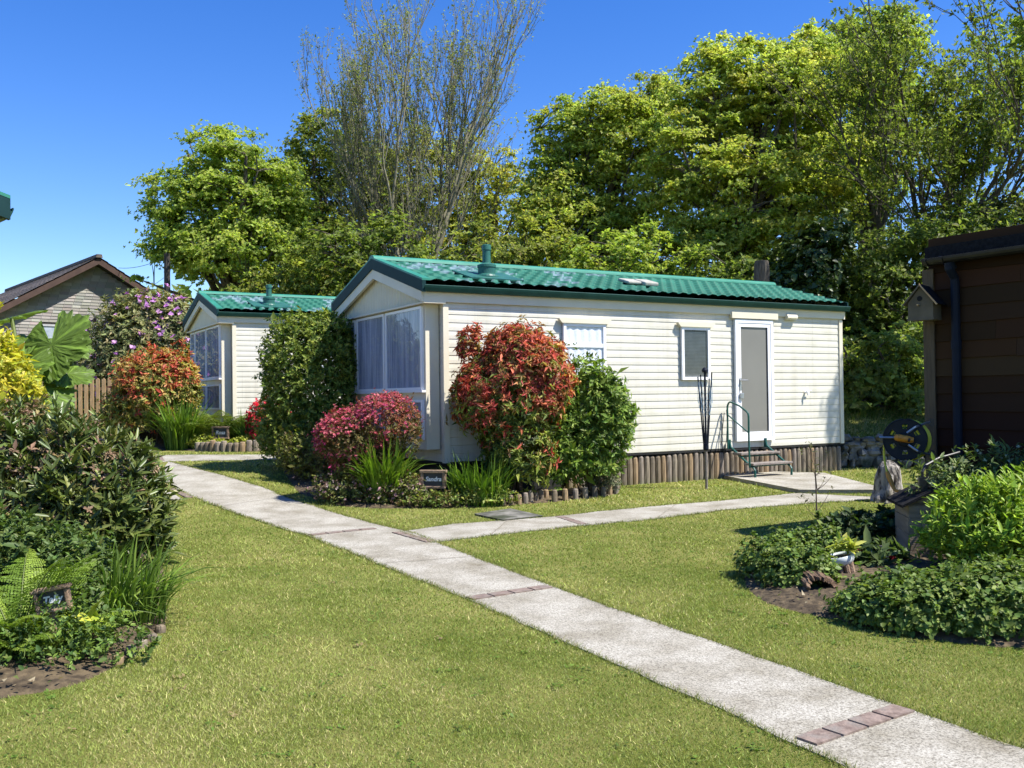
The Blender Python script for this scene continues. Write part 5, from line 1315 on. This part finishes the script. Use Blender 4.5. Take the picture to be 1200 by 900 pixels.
for i, (px, py, Y, Rr, tl, azr) in enumerate([(60, 404, 9.8, .46, (-.30, -1.15), -1.2), (14, 372, 10.2, .36, (-.3, -.2), 2.6), (80, 438, 9.9, .27, (.2, -.5), -.3), (50, 458, 9.6, .33, (.45, -.6), -1.0), (28, 400, 10.0, .4, (.2, -.3), 2.3), (45, 470, 9.5, .32, (.5, -.5), -1.8), (84, 405, 10.2, .23, (.5, -.5), -.4), (24, 430, 9.6, .34, (-.2, -.9), -1.9)]):
    c = at(px, py, Y)-np.array([gb[0], gb[1], gz(*gb)])
    o = giant_leaf(i, Rr).build('leaf', M['leaf'], gun, smooth=False, colors=True); o.location = c; o.rotation_mode = 'ZYX'; o.rotation_euler = (-tl[1]*.9, tl[0]*.9, azr)
    mb = MB(); mb.tube(list(curve_pts((.0+.06*i-.15, .0, -.05), c-np.array([0, 0, .02]), (0, 0, .15), 7)), .022, 7); mb.build('stalk', M['leafstalk'], gun)

# -- right bed
bush('cranesbill_mound', 'rounded mound of small dark green leaves at the left end of the shed bed', 'ground cover', xy(923, 692, 6.78),
     [(.02, -.12, .05, .27, .32, .25), (.16, .35, .08, .24, .3, .24), (-.04, .2, .06, .24, .3, .22), (.34, .28, .10, .16, .2, .24)], 3200, 5, .023, .019, pick((.085, .14, .026), (.13, .19, .038), (.18, .24, .055)), 20, hi=True, stems=0, axis_up=.8, amp=.15, freq=5, spread=75, seg=.04, droop=.15)
bush('cranesbill_mound', 'long low mound of small dark green leaves along the front of the shed bed', 'ground cover', xy(1098, 726, 5.62),
     [(-.06, -.04, .04, .46, .42, .22), (.35, -.10, .06, .52, .48, .27), (-.32, .0, .03, .24, .32, .18), (.9, -.05, .06, .5, .46, .27)], 9500, 5, .023, .019, pick((.08, .135, .024), (.125, .185, .036), (.175, .235, .052)), 21, hi=True, stems=0, axis_up=.8, amp=.13, freq=5, spread=75, seg=.04, droop=.15)
bush('bright_leafy_shrub', 'bright lime-green leafy clump in front of the shed', 'leafy plant', xy(1168, 672, 6.75),
     [(-.12, 0, .30, .30, .30, .33), (.25, .05, .30, .36, .34, .34), (.6, .1, .35, .4, .4, .4)], 1700, 9, .052, .015, pick((.22, .33, .03), (.29, .40, .045), (.15, .25, .025)), 22, hi=True, stems=14, axis_up=1.4, spread=48, seg=.13, amp=.15, freq=4)
bush('valerian_plant', 'tall pale curling-tipped plant between the bright leafy clump and the shed', 'leafy plant', xy(1160, 640, 7.55),
     [(0, 0, .55, .42, .22, .30), (-.42, -.1, .45, .2, .2, .36), (.4, 0, .55, .3, .25, .35)], 420, 6, .05, .014, pick((.13, .18, .06), (.19, .24, .09), (.09, .13, .04)), 23, hi=True, stems=40, axis_up=1.8, spread=60, seg=.10, inner=.6, stem_r=.006,
     blossom=(60, 8, .018, .012, [(.42, .46, .26), (.5, .52, .36)], lambda P, N, rg: np.clip(N[:, 2], 0, 1)*.5))
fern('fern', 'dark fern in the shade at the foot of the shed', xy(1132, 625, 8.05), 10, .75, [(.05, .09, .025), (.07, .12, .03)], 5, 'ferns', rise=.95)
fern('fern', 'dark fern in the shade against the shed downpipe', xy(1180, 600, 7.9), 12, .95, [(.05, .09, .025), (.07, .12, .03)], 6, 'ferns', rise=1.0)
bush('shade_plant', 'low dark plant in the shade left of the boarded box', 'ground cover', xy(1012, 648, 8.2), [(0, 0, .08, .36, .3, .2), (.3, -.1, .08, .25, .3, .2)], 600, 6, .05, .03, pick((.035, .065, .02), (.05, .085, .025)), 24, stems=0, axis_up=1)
bush('polyanthus', 'small plant with whitish and dark red flowers beside the boarded box', 'flower', xy(1024, 672, 7.25), [(0, 0, .05, .17, .15, .12)], 110, 6, .075, .026, pick((.06, .10, .03), (.09, .13, .045)), 25, hi=True, stems=0, axis_up=1.3, inner=0,
     blossom=(16, 8, .034, .024, [(.62, .55, .55), (.7, .66, .64), (.22, .02, .03)], lambda P, N, rg: np.clip(N[:, 2], 0, 1)))
g = at(989, 668, 6.75); bush('golden_seedling', 'tiny yellow-green plant growing in the pale basin', 'leafy plant', (g[0], g[1]), [(0, 0, .03, .035, .035, .03)], 10, 5, .06, .022, pick((.35, .40, .06), (.42, .46, .1)), 26, hi=True, stems=0, axis_up=1.5, inner=0, z=.185)
g = gp(960, 652); sp_ = thing('sapling', 'thin bare young sapling rising from the left green mound', 'sapling', (g[0], g[1], 0))
polys = [(curve_pts((0, 0, 0), (-.015, 0, .40), (.02, 0, 0), 6), np.linspace(.012, .008, 6)), (curve_pts((-.015, 0, .40), (-.03, .01, .86), (.01, 0, 0), 6), np.linspace(.007, .002, 6))]
rg = np.random.default_rng(31)
for i in range(11):
    z = rg.uniform(.2, .72); a = rg.uniform(0, 6.28); l = rg.uniform(.06, .16); polys.append((curve_pts((-.01, 0, z), (l*math.cos(a)-.01, l*math.sin(a), z+l*rg.uniform(.8, 1.6)), (0, 0, -.02), 4), np.linspace(.0035, .0015, 4)))
tubes_np('trunk', polys, M['stem'], sp_, 5)
P = np.array([p[-1] for p, r in polys[1:]]); P = np.repeat(P, 3, 0)+rg.normal(0, .02, (len(P)*3, 3))
V, Fc, c = whorls(P, np.tile([0, 0, 1.], (len(P), 1)), 3, .028, .012, np.tile([.10, .10, .04], (len(P), 1)), rg); np_obj('foliage', V, Fc, c, M['leaf'], sp_)
# ================================================================== TREES BEYOND THE GARDEN
SYC = [(.26, .34, .065), (.33, .41, .08), (.43, .49, .105), (.50, .54, .13)]
DRK = [(.15, .205, .045), (.20, .255, .055), (.26, .31, .07)]
YEL = [(.26, .30, .05), (.38, .39, .07), (.49, .47, .09)]
OLV = [(.19, .225, .05), (.25, .28, .06), (.31, .335, .075)]
GT = 'trees beyond the caravans'
def txy(px, Y): p = at(px, 465, Y); return (float(p[0]), float(p[1]))
def lobes_px(px0, Y, items):
    """crown lobes from picture extents at distance Y: centre px, py, half width px, half height px, depth factor"""
    bx = at(px0, 465, Y); z0 = gz(bx[0], bx[1]); out = []
    for px, py, hw, hh, dy in items:
        c = at(px, py, Y+dy); s = (Y+dy)/F; out.append((c[0]-bx[0], dy, c[2]-z0, hw*s, hw*s*.85, hh*s))
    return out
tree('sycamore_tree', 'dense green leafy tree behind the smaller caravan, leftmost of the trees', txy(278, 33), lobes_px(278, 33, [(268, 235, 82, 66, 0), (225, 262, 52, 55, -.5), (318, 255, 55, 75, .5), (265, 300, 85, 38, -.3), (275, 190, 45, 38, 0)]),
     480, .58, 60, 6, .076, .054, SYC[:3], 1, .28, 8, group=GT, forks=4, fork_spread=1.6, flat=.4, rin=.35)
tree('oak_tree', 'dark green tree behind the bare tall tree, showing left of it', txy(385, 38), lobes_px(385, 38, [(385, 175, 50, 48, 0), (365, 250, 60, 70, 0), (400, 300, 75, 50, .5), (435, 225, 55, 65, .6), (345, 290, 50, 60, 1)]),
     420, .6, 54, 6, .074, .053, DRK[1:]+YEL[:2], 2, .3, 7, group=GT, forks=2, flat=.5, rin=.35)
tree('oak_tree', 'yellow-green tree between the bare tall tree and the big bright sycamore', txy(560, 39), lobes_px(560, 39, [(545, 205, 55, 55, 0), (585, 235, 50, 48, -.5), (520, 260, 60, 55, .5), (600, 285, 55, 50, 0), (490, 290, 65, 50, 1), (500, 215, 55, 55, .8), (455, 250, 40, 60, 1.2)]),
     420, .56, 50, 6, .072, .051, YEL, 3, .28, 7, group=GT, forks=3, flat=.45, rin=.35)
branching_tree('bare_ash_tree', 'tall nearly leafless tree with pale upright twigs above the caravan roof', txy(474, 33), 3, 6, 5, [(.20, .23, .08), (.28, .31, .10), (.20, .23, .07)], 13000, .065, .034, .20, 3.7, .25, updir=.6, kids=(2, 3), ratio=.77, leaf_k=3, twig_r=.0085,
               first=[(-.12, 0, 1), (.02, .1, 1), (.13, -.1, 1)])
tree('sycamore_tree', 'olive-green bushy tree left of the big bright sycamore above the roof', txy(690, 32), lobes_px(690, 32, [(720, 160, 62, 58, 0), (675, 180, 48, 62, 0), (650, 235, 50, 60, -.5), (740, 225, 70, 70, 0), (690, 280, 80, 50, -.5), (770, 120, 38, 48, .5)]),
     640, .52, 64, 6, .064, .047, [SYC[1], SYC[2], YEL[1]], 4, .3, 9, group=GT, forks=3, flat=.42, rin=.4)
tree('sycamore_tree', 'biggest bright yellow-green sycamore rising behind the glazed door end of the caravan', txy(850, 29.5), lobes_px(850, 29.5, [(850, 110, 62, 62, 0), (905, 140, 80, 85, .3), (815, 200, 68, 78, -.3), (885, 235, 88, 75, -.8), (960, 215, 55, 85, 0), (830, 290, 80, 45, -.5), (950, 85, 58, 58, .5)]),
     980, .49, 64, 6, .066, .05, [SYC[1], SYC[2], SYC[3], YEL[2]], 5, .34, 11, group=GT, forks=3, flat=.36, rin=.4)
tree('sycamore_tree', 'green tree behind the biggest sycamore at the top right', txy(1010, 34), lobes_px(1010, 34, [(1000, 80, 60, 62, 0), (1045, 130, 50, 70, 0), (1000, 180, 55, 80, 0), (1040, 40, 40, 35, 0)]),
     370, .56, 54, 6, .074, .053, [SYC[0], SYC[1], SYC[2]], 6, .3, 8, group=GT, forks=2, flat=.42, rin=.35)
branching_tree('thin_ash_tree', 'open tree with dark limbs and sparse young leaves above the shed', txy(1105, 27), 5, 5, 16, [(.17, .22, .04), (.24, .29, .05), (.14, .18, .04)], 16000, .095, .05, .17, 3.3, .44, bark='bark', updir=.3, kids=(2, 3), ratio=.78, leaf_k=5, twig_r=.010,
               first=[(-.24, 0, 1), (-.04, .1, 1), (.16, -.1, 1), (.38, .1, 1), (.7, 0, 1)])
tree('ivy_clad_tree', 'dark glossy ivy-covered trunk beyond the right end of the green roof', txy(950, 23.5), lobes_px(950, 23.5, [(948, 325, 42, 48, 0), (965, 290, 28, 32, 0), (935, 355, 42, 35, 0), (950, 400, 45, 50, 0)]),
     130, .42, 40, 5, .10, .085, [(.035, .06, .014), (.05, .085, .018), (.075, .115, .026)], 8, .22, 4, group=GT, flat=.8, rin=.5, mat='leaf_gloss')
tree('hawthorn_tree', 'fine-leaved mid-green hawthorn between the caravan end and the shed', txy(1050, 24), lobes_px(1050, 24, [(1045, 330, 60, 62, 0), (1020, 390, 60, 55, .3), (1085, 300, 60, 52, .3), (1120, 350, 60, 70, .6), (1060, 420, 70, 50, .4), (1150, 285, 70, 40, .8)]),
     300, .55, 34, 6, .085, .05, [(.13, .18, .036), (.18, .23, .05), (.23, .27, .07)], 9, .16, 8, group=GT, forks=3, flat=.55, rin=.4)
tree('hawthorn_tree', 'fine-leaved greyish hawthorn tree behind the shed roof at the right edge', txy(1185, 26), lobes_px(1185, 26, [(1180, 275, 60, 40, 0), (1240, 300, 70, 60, 0), (1160, 320, 60, 50, .4)]),
     150, .55, 30, 6, .09, .055, [(.085, .105, .03), (.12, .145, .045)], 10, .14, 6, group=GT, forks=2, flat=.55, rin=.4)
# shrubs on the bank and below the trees
UG = 'undergrowth below the trees'
def under(label, px, Y, items, n, cols, seed, cr=.5, ln=.10):
    tree('understorey_shrub', label, txy(px, Y), lobes_px(px, Y, items), n, cr, 28, 6, ln, ln*.62, cols, seed, .07, 5, group=UG, forks=3, fork_spread=.5, flat=.6, rin=.35, cat='shrub')
under('dark leafy shrub on the grassy bank right of the caravan end', 1030, 19.9, [(1030, 432, 55, 36, 0), (1000, 450, 40, 28, .3), (1065, 448, 40, 32, .2), (1040, 466, 60, 14, -.3)], 130, DRK, 30, .4, .085)
under('dark shrub on the bank close behind the shed corner', 1095, 21.5, [(1095, 420, 50, 55, 0), (1140, 430, 55, 50, 0)], 80, DRK, 31, .45, .085)
under('olive shrub mass behind the flue of the main caravan', 600, 28, [(600, 290, 70, 40, 0), (560, 330, 60, 40, 0), (640, 320, 60, 45, 0), (600, 370, 100, 50, 0)], 150, OLV, 32, .6)
under('dark shrub mass behind the gable of the main caravan', 430, 30, [(400, 310, 55, 50, 0), (460, 300, 55, 50, 0), (430, 360, 80, 60, 0)], 150, DRK[:2]+OLV[:1], 33, .6)
under('green shrub behind the middle of the main roof', 740, 27, [(740, 310, 70, 40, 0), (700, 340, 60, 40, 0), (780, 340, 60, 40, 0), (740, 385, 100, 50, 0)], 150, SYC[:2], 34, .55)
under('shaded shrub behind the right part of the main roof', 870, 26, [(850, 330, 60, 35, 0), (900, 335, 60, 40, 0), (870, 390, 90, 60, 0)], 130, DRK, 35, .55)
under('shrub behind the ridge of the smaller caravan', 335, 31, [(330, 340, 60, 35, 0), (290, 360, 50, 30, 0), (380, 350, 50, 40, 0)], 110, OLV+DRK[:1], 36, .55)
under('tangled hedge shrub beyond the bank at the right', 1010, 26, [(1000, 350, 60, 60, 0), (1000, 420, 60, 60, 0), (960, 420, 60, 60, 0)], 130, DRK, 37, .55)
# a taller thin tree standing right of the picture, which throws the dappled shade on the bank and the caravan's end
tree('thin_ash_tree', 'thin-crowned tree out of frame right of the photo, shading the grassy bank', (11.5, 16.4), [(0, 0, 8.4, 2.1, 1.9, 2.0), (-.8, .6, 7.3, 1.5, 1.5, 1.3), (.5, -.9, 9.3, 1.3, 1.2, 1.3)], 150, .5, 30, 5, .11, .07, SYC[:2], 41, .18, 8, forks=2, flat=.5, rin=.2)
# dead snag
p = at(895, 465, 23); sg_ = thing('dead_snag', 'broken-off dead tree trunk standing just above the green roof', 'tree', (p[0], p[1], gz(p[0], p[1])))
zt = at(895, 306, 23)[2]-gz(p[0], p[1])
lumpy('trunk', M['bark'], sg_, [(.24, -.1), (.21, zt*.5), (.19, zt*.85), (.185, zt*.95), (.17, zt), (.05, zt-.05)], 18, 3, .08)
# woodland closing the view further off: one mass that reads as a whole
rg = np.random.default_rng(77); n = 420; az = rg.uniform(-.75, .75, n); dist = rg.uniform(48, 70, n)
C = np.stack([dist*np.sin(az), dist*np.cos(az), rg.uniform(.5, 7.0, n)], 1); C = C[(C[:, 0] > -21) | (C[:, 2] < 2.6)]
idx = np.repeat(np.arange(len(C)), 46); P = C[idx]+rg.normal(0, 1, (len(idx), 3))*np.array([1.5, 1.2, 1.0])
V, Fc, c = whorls(P, nrm(rg.normal(0, .5, P.shape)+np.array([0, -.3, .8])), 4, .42, .28, mixcol(DRK, rg.integers(0, 3, len(C)))[idx], rg)
tag(np_obj('woodland', V, Fc, c, M['leaf']), kind='stuff')
# long grass on top of the bank
rg = np.random.default_rng(78); n = 9000; x = rg.uniform(5.2, 10.2, n); y = 17.15+rg.beta(1.2, 2.2, n)*4.2
base = np.stack([x, y, hgt(x, y)-.01], 1); az = rg.uniform(0, 6.28, n); side = np.stack([np.cos(az), np.sin(az), 0*az], 1)*.008
ln = rg.uniform(.05, .16, n)*(1+1.2*(y > 18.8)); tip = base+np.stack([rg.normal(0, .45, n)*ln, rg.normal(-.45, .45, n)*ln, ln*.7], 1)
V = np.stack([base-side, base+side, tip], 1).reshape(-1, 3); cc = mixcol([(.08, .14, .025), (.11, .17, .03), (.19, .19, .07), (.05, .10, .018)], rg.integers(0, 4, n))
tag(np_obj('bank_grass', V, np.arange(3*n).reshape(-1, 3), np.repeat(cc, 3, 0), M['grass']), kind='stuff')
# ================================================================== LIGHT AND CAMERA
SUN_EL, SUN_AZ = R(56), (.94, -.35)
w = bpy.data.worlds.new('World'); SC.world = w; w.use_nodes = True
nt = w.node_tree; nt.nodes.clear()
sky = nt.nodes.new('ShaderNodeTexSky'); sky.sky_type = 'NISHITA'; sky.sun_disc = False
sky.sun_elevation = SUN_EL; sky.sun_rotation = math.atan2(SUN_AZ[0], SUN_AZ[1]); sky.altitude = 50; sky.air_density = 1.0; sky.dust_density = .1; sky.ozone_density = 3.0
bgn = nt.nodes.new('ShaderNodeBackground'); bgn.inputs['Strength'].default_value = .105
wo = nt.nodes.new('ShaderNodeOutputWorld')
hs = nt.nodes.new('ShaderNodeHueSaturation'); hs.inputs['Saturation'].default_value = 1.36; hs.inputs['Hue'].default_value = .517
nt.links.new(sky.outputs[0], hs.inputs['Color']); nt.links.new(hs.outputs[0], bgn.inputs[0]); nt.links.new(bgn.outputs[0], wo.inputs[0])
sd = bpy.data.lights.new('sun', 'SUN'); sd.energy = 4.6; sd.angle = R(.53); sd.color = (1.0, .955, .88)
so = bpy.data.objects.new('sun', sd); COL.objects.link(so)
ce = math.cos(SUN_EL); a_ = math.hypot(*SUN_AZ)
so.rotation_euler = Vector((SUN_AZ[0]/a_*ce, SUN_AZ[1]/a_*ce, math.sin(SUN_EL))).to_track_quat('Z', 'Y').to_euler()
so.location = (10, -5, 20)

cd = bpy.data.cameras.new('camera'); cd.sensor_width = 36; cd.sensor_fit = 'HORIZONTAL'; cd.lens = 36*F/1200; cd.clip_end = 6000; cd.clip_start = .05
co = bpy.data.objects.new('camera', cd); COL.objects.link(co); SC.camera = co
co.matrix_world = Matrix(((_r[0], _u[0], -_fw[0], 0), (_r[1], _u[1], -_fw[1], 0), (_r[2], _u[2], -_fw[2], EYE), (0, 0, 0, 1)))
vs = SC.view_settings
SC.display_settings.display_device = 'sRGB'; vs.view_transform = 'Standard'; vs.look = 'None'; vs.gamma = 1; vs.exposure = 1.03
try: vs.use_curve_mapping = False
except Exception: pass
SC.render.engine = 'CYCLES'
cy = SC.cycles
cy.use_denoising = True; cy.max_bounces = 8; cy.diffuse_bounces = 4; cy.glossy_bounces = 3; cy.transmission_bounces = 4; cy.transparent_max_bounces = 12
cy.use_adaptive_sampling = True; cy.adaptive_threshold = .02; cy.sample_clamp_indirect = 6
SC.render.resolution_x = 1024; SC.render.resolution_y = 768
